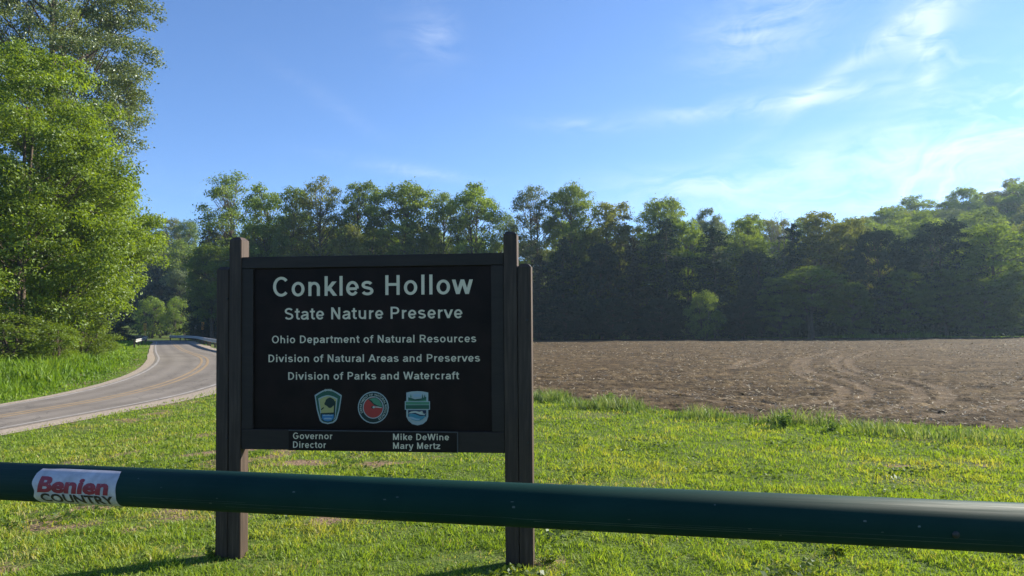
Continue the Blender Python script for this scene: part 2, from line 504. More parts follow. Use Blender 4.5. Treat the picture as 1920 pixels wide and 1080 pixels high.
c = n.mix(1.0, n.mix(1.0, c, st, 'MULTIPLY'), (.92, .96, .78, 1), 'MULTIPLY')
mpf = n.new('ShaderNodeMapping'); mpf.inputs['Scale'].default_value = (.10, 1.1, 1); n.put(mpf.inputs[0], t)
c = n.mix(1.0, c, n.ramp(n.noise(mpf.outputs[0], 2.2, 5, .7), [(.36, (.72, .70, .68)), (.64, (1.28, 1.28, 1.25))]), 'MULTIPLY')
c = n.mix(n.m('MULTIPLY', a1.outputs['Fac'], .42, clamp=True), c, (.21, .155, .10, 1))
n.put(b.inputs['Base Color'], c)
bp = n.new('ShaderNodeBump'); bp.inputs['Distance'].default_value = .05
n.put(bp.inputs['Height'], n.noise(t, 12, 5, .7)); n.put(b.inputs['Normal'], bp.outputs[0])
tag(link('tilled_field', me, m_), kind='structure')


# ------------------------------------------------------------------ grass and litter
def blades(x, y, z, hgt, wid, lean, tone, yaw=None):
    N = len(x)
    a = rng.uniform(0, 2*math.pi, N) if yaw is None else yaw
    la = rng.uniform(0, 2*math.pi, N)
    cx, sx = np.cos(a)*wid/2, np.sin(a)*wid/2
    lx, ly = np.cos(la)*lean*hgt, np.sin(la)*lean*hgt
    P = np.stack([x, y, z], -1)
    o = np.stack([cx, sx, np.zeros(N)], -1)
    mid = P+np.stack([lx*.35, ly*.35, hgt*.55], -1)
    tip = P+np.stack([lx, ly, hgt*np.sqrt(np.clip(1-.3*lean**2, .2, 1))], -1)
    V = np.stack([P-o, P+o, mid+o*.8, mid-o*.8, tip], 1).reshape(-1, 3)
    k = np.arange(N)*5
    F4 = np.stack([k, k+1, k+2, k+3], -1); F3 = np.stack([k+3, k+2, k+4], -1)
    return V, F4, F3, np.r_[tone, tone]


def sample(nm, d0, d1, a0, a1, pw=1.0):
    """points whose density falls with distance, as a viewer at the gate would count them"""
    u = rng.uniform(0, 1, nm)
    d = d0*(d1/d0)**(u**pw)
    t = rng.uniform(a0, a1, nm)
    return t*d, d


def free(x, y, mr=0.0):
    return ~inpoly(x, y, ROADPOLY) & ~inpoly(x, y, FIELD)


x, y = sample(500000, 2.6, 27, -.95, 1.2)
k = free(x, y); x, y = x[k], y[k]
dR, sR = seg_dist(x, y, ROAD_R[::3]); k = (dR > .45) & (sR < 0); x, y = x[k], y[k]
bb = bare(x, y); k = rng.uniform(0, 1, len(x)) > bb*.93; x, y, bb = x[k], y[k], bb[k]
dist = np.hypot(x, y)
cl = fbm(x*1.5, y*1.5, 70, 4); cl2 = fbm(x*6, y*6, 73, 3)
stripe = .5+.5*np.sin((y*.9+x*.55)*2*math.pi/1.6+2*vnoise(x/3, y/3, 9))
hg = (.020+.030*S((cl2-.3)/.4)+.016*(cl-.5))*(0.92+.2*stripe)*(1+.02*dist)*rng.uniform(.6, 1.35, len(x))
wd = (.0028+.0009*dist)*rng.uniform(.7, 1.3, len(x))
tone = np.clip(.40+.75*(cl-.5)+.45*(cl2-.5)+rng.normal(0, .09, len(x))-.06*stripe+.25*bb, 0, .72)
straw = rng.uniform(0, 1, len(x)) < .022+.35*bb
tone = np.where(straw, rng.uniform(.75, 1, len(x)), tone)
V, F4, F3, tn = blades(x, y, h(x, y)-.006, hg, wd, rng.uniform(.2, 1.3, len(x)), tone)
tag(link('lawn_grass', np_mesh('lawn_grass', V, F4, F3, {'tone': tn}), M['grass']),
    'short mown yellow-green grass of the lawn round the sign', 'grass', kind='stuff')

x, y = sample(34000, 3.6, 13, -.8, .8)
k = free(x, y) & (rng.uniform(0, 1, len(x)) < S((fbm(x*1.1+40, y*1.1, 77, 4)-.56)/.08)); x, y = x[k], y[k]
N_ = len(x); nr_ = rng.normal(0, .5, (N_, 3)); nr_[:, 2] = 1; nr_ /= np.linalg.norm(nr_, axis=1)[:, None]
t_ = rng.normal(0, 1, (N_, 3)); t_ -= (t_*nr_).sum(1)[:, None]*nr_; t_ /= np.linalg.norm(t_, axis=1)[:, None]
b_ = np.cross(nr_, t_); s_ = rng.uniform(.012, .030, N_)[:, None]
P = np.stack([x, y, h(x, y)+rng.uniform(.02, .055, N_)], -1)
V = np.stack([P-t_*s_, P+b_*s_*.7, P+t_*s_, P-b_*s_*.7], 1).reshape(-1, 3); k = np.arange(N_)*4
tag(link('clover', np_mesh('clover', V, np.stack([k, k+1, k+2, k+3], -1), None, {'tone': rng.uniform(.1, .6, N_)}), M['leaf_mid']),
    'small broad leaves of clover scattered through the lawn', 'clover', kind='stuff')

# rough grass between lawn and field
E_ = np.array([(-6.5, 29), (-5.0, 24.5), (-2.5, 20.2)]+NEAR_EDGE+[(14, 11.0), (22, 10.3)])
sl_ = np.r_[0, np.cumsum(np.hypot(*np.diff(E_, axis=0).T))]
N = 36000
u = rng.uniform(0, sl_[-1], N)
ex = np.interp(u, sl_, E_[:, 0]); ey = np.interp(u, sl_, E_[:, 1])
wd_ = np.interp(ex, [-5, 0, 3, 6, 9, 20], [.7, .8, 1.0, 1.5, 2.6, 3.0])
off = wd_*(rng.uniform(-.12, 1, N))
nxy = np.array([-.45, -.9])
x, y = ex+nxy[0]*off, ey+nxy[1]*off+.25*(vnoise(u*1.5, u*0, 3)-.5)
pt = fbm(x*1.3, y*1.3, 80, 3)
k = rng.uniform(0, 1, N) < S((pt-.25)/.25)*(1-.5*np.clip(off/wd_, 0, 1)); x, y, off, pt = x[k], y[k], off[k], pt[k]
hg = (.07+.17*S((pt-.42)/.3))*rng.uniform(.5, 1.5, len(x))*(1-.35*np.clip(off, 0, 2)/2)
V, F4, F3, tn = blades(x, y, h(x, y)-.06*(off < 0)-.01, hg, .012*rng.uniform(.7, 1.5, len(x)), rng.uniform(.1, .8, len(x)),
                       np.clip(.5+1.2*(pt-.5)+rng.normal(0, .2, len(x)), 0, 1))
tag(link('tall_grass', np_mesh('tall_grass', V, F4, F3, {'tone': tn}), M['tall_grass']),
    'rough uncut grass along the near edge of the tilled field', 'grass', kind='stuff')

# lush bank beyond the road
x, y = sample(125000, 15, 110, -.95, -.34)
dL, sL = seg_dist(x, y, ROAD_L[::3]); k = (sL > 0) & (dL > .42) & (dL < 30); x, y, dL = x[k], y[k], dL[k]
cl = fbm(x/1.6, y/1.6, 90, 4)
tall = S((dL-.6)/2.2)*(1-.6*S((y-34)/12))
hg = (.06+(.20+.35*S((cl-.4)/.3))*tall)*rng.uniform(.5, 1.3, len(x))
V, F4, F3, tn = blades(x, y, h(x, y)-.02, hg, (.012+.0012*y)*rng.uniform(.7, 1.4, len(x)), rng.uniform(.1, .9, len(x)),
                       np.clip(.42+.9*(cl-.5)+rng.normal(0, .16, len(x)), 0, .9))
tag(link('bank_grass', np_mesh('bank_grass', V, F4, F3, {'tone': tn}), M['bank']),
    'lush bright green grass on the bank across the road', 'grass', kind='stuff')

# ragged grass margin at the far side of the field
Tm = np.array(TREELINE); sm = np.r_[0, np.cumsum(np.hypot(*np.diff(Tm, axis=0).T))]
N = 16000
u = rng.uniform(0, sm[-1]*.7, N); x = np.interp(u, sm, Tm[:, 0]); y = np.interp(u, sm, Tm[:, 1])-2.2-rng.uniform(0, 2.6, N)
pt = fbm(u/6, u*0, 66, 3)
V, F4, F3, tn = blades(x, y, h(x, y)-.05, (.12+.7*S((pt-.35)/.4))*rng.uniform(.4, 1.3, N), .09*rng.uniform(.6, 1.4, N), rng.uniform(.1, .8, N), np.clip(rng.normal(.4, .2, N), 0, .9))
tag(link('margin_grass', np_mesh('margin_grass', V, F4, F3, {'tone': tn}), M['bank']),
    'ragged weedy grass margin between the field and the far wood', 'grass', kind='stuff')

# crop litter and clods on the field
x, y = sample(42000, 11, 75, -.2, .85)
k = inpoly(x, y, FIELD); x, y = x[k], y[k]
pt = fbm(x/3, y/1.2, 95, 4); k = rng.uniform(0, 1, len(x)) < S((pt-.3)/.35); x, y = x[k], y[k]
k = rng.uniform(0, 1, len(x)) < .55; x, y = x[k], y[k]
N = len(x); L = rng.uniform(.03, .09, N)*(1+.015*y); ww = .005+.0008*y
a = rng.uniform(0, 6.283, N)
P = np.stack([x, y, h(x, y)-.05+rng.uniform(.02, .055, N)], -1)
ax_ = np.stack([np.cos(a), np.sin(a), rng.uniform(-.3, .5, N)], -1)*L[:, None]/2
bx_ = np.stack([-np.sin(a), np.cos(a), rng.uniform(-.5, .5, N)], -1)*ww[:, None]/2
V = np.stack([P-ax_-bx_, P+ax_-bx_, P+ax_+bx_, P-ax_+bx_], 1).reshape(-1, 3)
k = np.arange(N)*4
tag(link('crop_stubble', np_mesh('crop_stubble', V, np.stack([k, k+1, k+2, k+3], -1), None, {'tone': rng.uniform(0, 1, N)}), M['straw']),
    'pale straw litter scattered over the tilled field', 'straw', kind='stuff')


# ================================================================== TREES
def tubes(paths, sides=6):
    VV, FF, o = [], [], 0
    for P, rad in paths:
        P = np.asarray(P, float); rad = np.asarray(rad, float); k = len(P)
        T = np.gradient(P, axis=0); T /= np.linalg.norm(T, axis=1)[:, None]+1e-9
        ref = np.array([0., 0, 1]) if abs(T[0, 2]) < .8 else np.array([1., 0, 0])
        A = np.cross(T, ref); A /= np.linalg.norm(A, axis=1)[:, None]+1e-9
        B = np.cross(T, A)
        ang = np.arange(sides)/sides*2*math.pi
        V = P[:, None]+rad[:, None, None]*(A[:, None]*np.cos(ang)[None, :, None]+B[:, None]*np.sin(ang)[None, :, None])
        i = np.arange(k*sides).reshape(k, sides)+o
        F = np.stack([i[:-1], np.roll(i[:-1], -1, 1), np.roll(i[1:], -1, 1), i[1:]], -1).reshape(-1, 4)
        VV.append(V.reshape(-1, 3)); FF.append(F); o += k*sides
    return np.concatenate(VV), np.concatenate(FF)


def leaves(P, size, tone, up=.5, aspect=.62, r=rng, out=None):
    N = len(P)
    nrm = r.normal(0, 1, (N, 3)); nrm[:, 2] = nrm[:, 2]*.8+up
    if out is not None: nrm = nrm*.8+out*.75
    nrm /= np.linalg.norm(nrm, axis=1)[:, None]
    t = r.normal(0, 1, (N, 3)); t -= (t*nrm).sum(1)[:, None]*nrm; t /= np.linalg.norm(t, axis=1)[:, None]
    bt = np.cross(nrm, t)
    s = (size*r.uniform(.65, 1.35, N))[:, None] if np.isscalar(size) else (size*r.uniform(.65, 1.35, N))[:, None]
    fold = nrm*s*.12
    V = np.stack([P-t*s*.5, P+bt*s*aspect*.5+fold, P+t*s*.5, P-bt*s*aspect*.5+fold], 1).reshape(-1, 3)
    k = np.arange(N)*4
    return V, np.stack([k, k+1, k+2, k+3], -1), tone


def broadleaf(name, seed, H=20, Wd=10, base=.25, K=55, rc=1.25, nl=130, leaf=.30, top=.62, trunks=1, inner=.45, tw=.24, flat=.7, tr=.014, limbs=True, shape='round', lp=1.0):
    r = np.random.default_rng(seed)
    zb = H*base; C = []
    tries = 0
    lob = r.uniform(0, 6.28, 4)
    while len(C) < K and tries < 6000:
        tries += 1
        t = r.uniform(0, 1)**.85
        a = r.uniform(0, 6.283)
        if shape == 'round': env = (math.sin(math.pi*min(1, t**.8*.95+.02))**.5)
        elif shape == 'vase': env = max(.12, min(1, .35+t*1.0)*(1-max(0, t-top)**2/(1-top)**2*.95)**.5)
        else: env = max(.05, (1-t)**.6*(min(1, t*6+.55)))
        env *= 1+.18*math.sin(2*a+lob[0])+.12*math.sin(3*a+lob[1]+4*t)
        q = (inner+(1-inner)*math.sqrt(r.uniform(0, 1)))*env*(Wd/2-rc*.6)
        p = np.array([math.cos(a)*q, math.sin(a)*q, zb+t*(H-zb-rc*.5)])
        if all(np.sum(((p-c)/np.array([1, 1, .8]))**2) > (rc*.78)**2 for c in C): C.append(p)
    C = np.array(C)
    paths = []
    for k in range(trunks):
        off = np.array([r.normal(0, .35), r.normal(0, .35), 0])*(trunks > 1)
        lean = np.array([r.normal(0, .04), r.normal(0, .04)])*H + off[:2]*3
        zz = np.linspace(-.4, H*.82, 9)
        s = np.clip(zz/(H*.82), 0, 1)
        P = np.c_[off[0]+lean[0]*s**1.4+r.normal(0, .08, 9), off[1]+lean[1]*s**1.4+r.normal(0, .08, 9), zz]
        paths.append((P, H*tr*(1-.8*s)+.03+.4*H*tr*np.exp(-np.clip(zz, 0, 99)*1.5)))
    T0 = paths[0][0]
    if limbs:
        for c in C:
            if r.uniform(0, 1) > lp: continue
            zs = max(zb*.75, min(H*.75, c[2]-.45*math.hypot(c[0], c[1])-r.uniform(.5, 2)*H/20))
            TT = paths[r.integers(0, trunks)][0]
            st = np.array([np.interp(zs, TT[:, 2], TT[:, 0]), np.interp(zs, TT[:, 2], TT[:, 1]), zs])
            s = np.linspace(0, 1, 6)[:, None]
            mid = st*.45+c*.55+np.array([0, 0, -.12*np.linalg.norm(c-st)])
            P = st*(1-s)**2+2*mid*s*(1-s)+c*s**2+r.normal(0, .06, (6, 3))*(s > .1)
            paths.append((P, (H*tr*.20*(1-s[:, 0])+.014*H/20)))
            for _ in range(3):
                e = c+r.normal(0, rc*.6, 3)
                a_ = P[3]
                paths.append((np.stack([a_, (a_+e)/2+r.normal(0, .1, 3), e]), np.array([.022, .015, .008])*H/20))
    PL, TN, OL = [], [], []
    for c in C:
        kk = int(nl*r.uniform(.6, 1.25))
        ns = 11
        sub = r.normal(0, 1, (ns, 3)); sub /= np.linalg.norm(sub, axis=1)[:, None]
        sub[:, 2] = np.where(sub[:, 2] < -.25, -sub[:, 2], sub[:, 2])
        sub *= (rc*r.uniform(.45, 1.0, ns))[:, None]; sub[:, 2] *= flat
        w_ = r.integers(0, ns, kk)
        p = c+sub[w_]+r.normal(0, rc*tw, (kk, 3))*np.array([1, 1, .65])
        PL.append(p)
        o_ = p-c+np.array([0, 0, rc*.35]); OL.append(o_/(np.linalg.norm(o_, axis=1)[:, None]+1e-6)*1.3)
        base_t = np.clip(r.normal(.48, .13), .1, .9)
        TN.append(np.clip(base_t+r.normal(0, .10, ns)[w_]+r.normal(0, .10, kk), 0, 1))
    V, F, tn = leaves(np.concatenate(PL), leaf, np.concatenate(TN), r=r, out=np.concatenate(OL))
    crown = np_mesh(name+'_crown', V, F, None, {'tone': tn})
    tv, tf = tubes(paths, 5)
    trunk = np_mesh(name+'_trunk', tv, tf, smooth=True)
    return trunk, crown


def conifer(name, seed, H=18, Wd=8, nl=9000, leaf=.34, base=.03, ragged=.25):
    r = np.random.default_rng(seed)
    PL, TN, paths = [], [], []
    zz = np.linspace(-.3, H, 8)
    paths.append((np.c_[r.normal(0, .05, 8), r.normal(0, .05, 8), zz], H*.013*(1-np.clip(zz/H, 0, 1))+.02))
    nb = 130
    for i in range(nb):
        t = (i+r.uniform(0, 1))/nb
        z = H*(base+(1-base)*t)
        L = Wd/2*((1-t)**.5*.92+.08)*r.uniform(1-ragged*1.6, 1+ragged)
        a = r.uniform(0, 6.283)
        kk = int(nl/nb*(.35+1.3*(1-t)))
        s = r.uniform(.12, 1, kk)**.8
        droop = -.10*L*s**2+.10*s*L*(t-.3)
        sp = (.16+.20*(1-s))*L*.8+.12
        p = np.stack([math.cos(a)*s*L-math.sin(a)*r.normal(0, 1, kk)*sp, math.sin(a)*s*L+math.cos(a)*r.normal(0, 1, kk)*sp,
                      z+droop+r.normal(0, .16, kk)-.10*np.abs(r.normal(0, 1, kk))], -1)
        PL.append(p); TN.append(np.clip(r.normal(.45, .15)+r.normal(0, .12, kk), 0, 1))
        paths.append((np.array([[0, 0, z], [math.cos(a)*L*.5, math.sin(a)*L*.5, z-.02*L], [math.cos(a)*L*.9, math.sin(a)*L*.9, z-.08*L]]), np.array([.05, .03, .01])))
    V, F, tn = leaves(np.concatenate(PL), leaf, np.concatenate(TN), up=.9, aspect=.5, r=r)
    tv, tf = tubes(paths, 4)
    return np_mesh(name+'_trunk', tv, tf, smooth=True), np_mesh(name+'_crown', V, F, None, {'tone': tn})


# prototypes of the far trees: (trunk, crown, nominal height, nominal width)
PR = {}
PR['round1'] = broadleaf('round1', 11, 20, 10, .18, 92, 1.45, 300, .28, inner=.3, tw=.20, flat=.7) + (20, 8.8)
PR['round2'] = broadleaf('round2', 12, 20, 10, .24, 86, 1.5, 300, .28, shape='vase', inner=.3, top=.58, tw=.20, flat=.7) + (20, 9.0)
PR['round3'] = broadleaf('round3', 13, 20, 10, .12, 100, 1.4, 290, .28, trunks=2, inner=.3, tw=.20, flat=.7) + (20, 8.8)
PR['open1'] = broadleaf('open1', 14, 20, 10, .42, 66, 1.4, 260, .27, shape='vase', trunks=2, top=.55, inner=.4, tw=.2, flat=.65) + (20, 9.2)
PR['open2'] = broadleaf('open2', 15, 20, 9, .34, 66, 1.2, 190, .26, shape='vase', tw=.24, trunks=2, inner=.35, top=.58) + (20, 8.4)
PR['airy'] = broadleaf('airy', 16, 20, 9, .20, 84, 1.15, 170, .25, tw=.26, inner=.3) + (20, 8.2)
PR['bare'] = broadleaf('bare', 17, 20, 8, .35, 50, .9, 30, .2, tw=.4, shape='vase', trunks=3) + (20, 8)
PR['full1'] = broadleaf('full1', 18, 14, 11, .04, 90, 1.4, 330, .27, inner=.5, tw=.17) + (14, 10.5)
PR['full2'] = broadleaf('full2', 19, 14, 10, .06, 84, 1.35, 330, .27, trunks=2, inner=.5, tw=.17) + (14, 9.5)
PR['bush'] = broadleaf('bush', 20, 5, 5, .02, 55, .72, 150, .16, trunks=3, tr=.012) + (5, 4.8)
PR['con1'] = conifer('con1', 21, 18, 9, 13000, .34, .02, .35) + (18, 8)
PR['con2'] = conifer('con2', 22, 18, 8, 12000, .34, .03, .5) + (18, 7)
PR['con3'] = conifer('con3', 23, 18, 11, 14000, .36, .01, .3) + (18, 9.5)

MATC = {}
def tree(proto, leafm, x, y, top, width, name, label, group=None, rz=None, z0=None, cat='tree', barkm='bark'):
    tr_, cr_, H0, W0 = PR[proto]
    g = float(h(x, y)) if z0 is None else z0
    if not tr_.materials: tr_.materials.append(M['bark']); cr_.materials.append(M['leaf_mid'])
    e = empty(name, (x, y, g), random.uniform(0, 6.28) if rz is None else rz)
    sc_ = (top-g)/H0; sw = width/W0
    e.scale = (sw, sw, sc_)
    for o_, m_n in ((link('trunk', tr_, parent=e), barkm), (link('crown', cr_, parent=e), leafm)):
        o_.material_slots[0].link = 'OBJECT'; o_.material_slots[0].material = M[m_n]
    tag(e, label, cat, group)
    return e


def far(px, py, wpx, depth, proto, leafm, name, label, **k):
    """a far tree whose top shows at that height when it stands at that depth"""
    x = float(at(px, depth)); top = float(zpix(px, py, depth))
    return tree(proto, leafm, x, depth, top, wpx/1400*depth, name, label, **k)


G1 = 'trees of the far treeline'
SKY = [
    (428, 322, 118, 112, 'airy', 'leaf_mid', 'tall_tree', 'tall airy tree with wispy top just left of the sign, tallest at that end'),
    (500, 346, 105, 104, 'round1', 'leaf_bright', 'broadleaf_tree', 'rounded green tree rising above the left end of the sign board'),
    (552, 352, 90, 102, 'round3', 'leaf_mid', 'broadleaf_tree', 'green tree between the rounded one and the olive one, above the word Conkles'),
    (600, 334, 110, 100, 'airy', 'leaf_olive', 'olive_tree', 'thinly leaved olive-brown tree above the end of Conkles'),
    (655, 424, 80, 92, 'full1', 'leaf_olive', 'small_tree', 'small yellowish tree low in front, its crown just above the sign top rail'),
    (682, 342, 112, 101, 'round3', 'leaf_mid', 'broadleaf_tree', 'dense mid-green tree above the start of Hollow'),
    (765, 342, 135, 99, 'round2', 'leaf_mid', 'broadleaf_tree', 'broad dome-topped green tree above the middle of Hollow, widest left of the right post'),
    (832, 362, 70, 101, 'open2', 'leaf_mid', 'slim_tree', 'slim open tree squeezed between the broad dome and the open-stemmed tree'),
    (890, 346, 118, 98, 'open1', 'leaf_bright', 'broadleaf_tree', 'flat-domed tree with bare dark stems and sky between them, left of the right post'),
    (948, 398, 72, 100, 'airy', 'leaf_bright', 'young_tree', 'low pale airy tree in the gap directly above the right post'),
    (1003, 350, 95, 98, 'open2', 'leaf_grey', 'slim_tree', 'sparse thin-stemmed tree just right of the right post, sky showing through'),
    (1074, 343, 95, 96, 'round2', 'leaf_mid', 'broadleaf_tree', 'tall rounded green tree, highest crown right of the sign'),
    (1152, 380, 120, 95, 'round3', 'leaf_olive', 'broadleaf_tree', 'yellow-green tree right of the highest crown, its twin tops brownish'),
    (1248, 370, 105, 96, 'round2', 'leaf_mid', 'broadleaf_tree', 'green tree with knobbly top behind the tall dark hemlock'),
    (1292, 412, 95, 92, 'full2', 'leaf_bright', 'broadleaf_tree', 'bright lime-green tree lit at the top, low between two dark hemlocks'),
    (1332, 392, 62, 100, 'open1', 'leaf_grey', 'slim_tree', 'small grey-green tree poking up alone in the dip of the treeline'),
    (1402, 400, 98, 93, 'round1', 'leaf_mid', 'broadleaf_tree', 'evenly domed green tree left of the pale leafless-looking one'),
    (1468, 396, 62, 104, 'bare', 'leaf_pale', 'bare_tree', 'pale nearly leafless tree against the sky'),
    (1542, 398, 118, 93, 'round3', 'leaf_olive', 'broadleaf_tree', 'yellow-tinged tree at the foot of the wooded hill, left one of a pair'),
    (1600, 410, 105, 91, 'round1', 'leaf_olive', 'broadleaf_tree', 'yellow-tinged tree at the foot of the wooded hill, right one of a pair'),
]
for px, py, wp, dep, pr, lm, nm, lb in SKY:
    far(px, py, wp, dep, pr, lm, nm, lb, group=G1, barkm='bark_pale' if pr == 'bare' else 'bark')
G2 = 'dark hemlocks along the far field edge'
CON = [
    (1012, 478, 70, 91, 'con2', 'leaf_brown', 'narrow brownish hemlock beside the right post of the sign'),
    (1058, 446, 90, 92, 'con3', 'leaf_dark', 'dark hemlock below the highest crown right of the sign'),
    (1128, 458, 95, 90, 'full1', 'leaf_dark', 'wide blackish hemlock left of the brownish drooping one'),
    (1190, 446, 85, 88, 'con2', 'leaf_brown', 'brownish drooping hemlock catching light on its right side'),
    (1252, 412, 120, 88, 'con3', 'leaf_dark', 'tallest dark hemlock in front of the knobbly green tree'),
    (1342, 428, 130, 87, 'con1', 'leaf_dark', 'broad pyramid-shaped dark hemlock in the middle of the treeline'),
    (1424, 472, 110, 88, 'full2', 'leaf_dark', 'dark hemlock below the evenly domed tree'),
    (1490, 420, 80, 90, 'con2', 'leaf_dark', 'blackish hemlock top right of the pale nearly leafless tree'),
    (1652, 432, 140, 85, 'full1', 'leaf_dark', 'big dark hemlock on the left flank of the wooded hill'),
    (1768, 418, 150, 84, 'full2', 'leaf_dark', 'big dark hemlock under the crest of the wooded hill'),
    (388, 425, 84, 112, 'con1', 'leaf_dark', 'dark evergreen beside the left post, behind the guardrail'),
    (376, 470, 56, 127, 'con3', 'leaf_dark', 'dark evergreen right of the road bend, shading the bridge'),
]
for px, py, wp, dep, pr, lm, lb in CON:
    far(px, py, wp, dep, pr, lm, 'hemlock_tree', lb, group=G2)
G3 = 'lower trees in front of the far wood'
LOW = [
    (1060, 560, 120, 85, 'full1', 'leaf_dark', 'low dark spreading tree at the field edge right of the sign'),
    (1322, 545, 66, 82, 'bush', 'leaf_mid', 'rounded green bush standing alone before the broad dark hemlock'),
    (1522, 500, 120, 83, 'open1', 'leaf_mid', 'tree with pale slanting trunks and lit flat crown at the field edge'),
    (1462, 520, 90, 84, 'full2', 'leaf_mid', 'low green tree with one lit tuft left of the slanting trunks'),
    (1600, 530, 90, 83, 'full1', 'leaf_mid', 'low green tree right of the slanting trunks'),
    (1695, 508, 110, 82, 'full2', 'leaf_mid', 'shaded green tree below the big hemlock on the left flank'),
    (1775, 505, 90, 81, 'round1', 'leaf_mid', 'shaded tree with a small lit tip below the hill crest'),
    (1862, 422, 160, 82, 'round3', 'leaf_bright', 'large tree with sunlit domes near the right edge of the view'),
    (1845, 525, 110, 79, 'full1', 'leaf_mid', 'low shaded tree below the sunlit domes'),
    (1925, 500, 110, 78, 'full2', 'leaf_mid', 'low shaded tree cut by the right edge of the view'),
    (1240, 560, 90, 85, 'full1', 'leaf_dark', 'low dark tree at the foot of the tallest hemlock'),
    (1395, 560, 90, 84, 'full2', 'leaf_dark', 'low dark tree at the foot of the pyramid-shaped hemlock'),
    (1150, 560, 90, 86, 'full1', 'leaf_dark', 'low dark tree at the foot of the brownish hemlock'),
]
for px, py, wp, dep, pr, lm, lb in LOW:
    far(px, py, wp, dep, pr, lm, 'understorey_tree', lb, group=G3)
# closing rows behind
rr = random.Random(5)
_o = 'first second third fourth fifth sixth seventh eighth ninth'.split()
ORD = _o+'tenth eleventh twelfth thirteenth fourteenth fifteenth sixteenth seventeenth eighteenth nineteenth twentieth'.split()+['twenty-'+w_ for w_ in _o]+['thirtieth']
for dep, ys, step, p0, p1 in ((106, 448, 48, 395, 1600), (114, 422, 58, 420, 1640)):
    px = p0
    while px < p1:
        far(px+rr.uniform(-10, 10), ys+rr.uniform(-14, 18)+(34 if 850 < px < 1020 else 0), 104, dep+rr.uniform(-2, 2),
            rr.choice(['round1', 'round3', 'full1', 'full2', 'round2']), rr.choice(['leaf_mid', 'leaf_mid', 'leaf_bright', 'leaf_olive']),
            'forest_tree', 'shaded tree mostly hidden behind the treeline, %s from the left in the %s inner row' % (ORD[int((px-p0)//step)], 'nearer' if dep < 110 else 'farther'), group='inner trees of the far wood')
        px += step
# wood on the right hill
for row, (dep, s0, s1, st) in enumerate(((100, 1620, 2150, 62), (116, 1560, 2150, 56), (134, 1590, 2150, 50), (154, 1640, 2200, 46), (176, 1700, 2250, 44))):
    px = s0
    while px < s1:
        d_ = dep+rr.uniform(-5, 5); p = px+rr.uniform(-12, 12)
        x_ = float(at(p, d_)); g = float(h(x_, d_))
        hh = rr.uniform(13, 17)
        lm = rr.choice(['leaf_mid', 'leaf_mid', 'leaf_bright', 'leaf_olive', 'leaf_grey'])
        tint = {'leaf_mid': 'green', 'leaf_bright': 'light green', 'leaf_olive': 'olive', 'leaf_grey': 'grey-green'}[lm]
        rown = ('lowest', 'second', 'middle', 'upper', 'top')[row]
        tree(rr.choice(['round1', 'round2', 'round3', 'full1', 'full2']), lm, x_, d_, g+hh, hh*rr.uniform(.55, .75), 'hillside_tree',
             '%s tree on the wooded hill, %s from left in its %s row' % (tint, ORD[int((px-s0)//st)], rown), group='trees on the right hillside')
        px += st
for i in range(34):
    x_ = rr.uniform(88, 210); d_ = rr.uniform(25, 150)
    if x_/d_ < .74: continue
    g = float(h(x_, d_)); hh = rr.uniform(14, 19)
    tree(rr.choice(['round1', 'round3', 'full1', 'full2']), 'leaf_mid', x_, d_, g+hh, hh*.65, 'hillside_tree',
         'green tree of the wood beyond the right edge of the view', group='trees right of the field')
# left hill and the wood beyond the road bend
for px, py, wp, dep, pr, lm, lb in [
    (275, 404, 70, 205, 'round1', 'leaf_mid', 'small dark round crown on the distant skyline beside the big roadside trees'),
    (318, 410, 62, 200, 'round3', 'leaf_olive', 'far olive crown on the skyline left of the tall airy tree'),
    (350, 412, 50, 195, 'round2', 'leaf_mid', 'far green crown on the skyline right of the olive one'),
    (250, 430, 90, 190, 'full1', 'leaf_mid', 'distant green tree half hidden by the roadside trees'),
    (290, 455, 80, 175, 'round3', 'leaf_mid', 'distant green tree on the slope below the skyline crowns'),
    (345, 450, 80, 160, 'round1', 'leaf_mid', 'green tree on the slope beneath the far skyline'),
    (318, 470, 72, 162, 'airy', 'leaf_olive', 'pinkish olive tree with thin foliage above the road bend'),
    (300, 500, 60, 156, 'full1', 'leaf_dark', 'dark tree between the olive tree and the roadside trees'),
    (262, 500, 90, 154, 'full2', 'leaf_dark', 'dark tree behind the overhanging branches'),
    (335, 505, 62, 150, 'round2', 'leaf_grey', 'grey-green tree with hanging foliage above the bright bushes'),
    (388, 500, 80, 148, 'con3', 'leaf_dark', 'blackish evergreen behind the hazard markers'),
    (412, 480, 80, 116, 'con1', 'leaf_dark', 'blackish evergreen just behind the left post'),
    (226, 560, 60, 106, 'con3', 'leaf_dark', 'black-shaded evergreen under the overhanging branches'),
    (196, 545, 70, 108, 'con1', 'leaf_dark', 'black-shaded evergreen further left behind the roadside trees'),
    (150, 560, 90, 110, 'full1', 'leaf_dark', 'dark tree behind the trunks of the roadside trees'),
    (284, 556, 52, 137, 'bush', 'leaf_bright', 'bright pointed bush lit by sun beyond the road, left of two'),
    (332, 556, 48, 137, 'bush', 'leaf_bright', 'bright rounded bush lit by sun beyond the road, right of two'),
    (300, 530, 90, 150, 'full1', 'leaf_dark', 'dark tree directly behind the two bright bushes'),
    (372, 560, 60, 146, 'full2', 'leaf_dark', 'dark low tree behind the right guardrail'),
]:
    far(px, py, wp, dep, pr, lm, 'roadside_tree' if pr != 'bush' else 'bush', lb, group='trees beyond the road bend', cat='bush' if pr == 'bush' else 'tree')

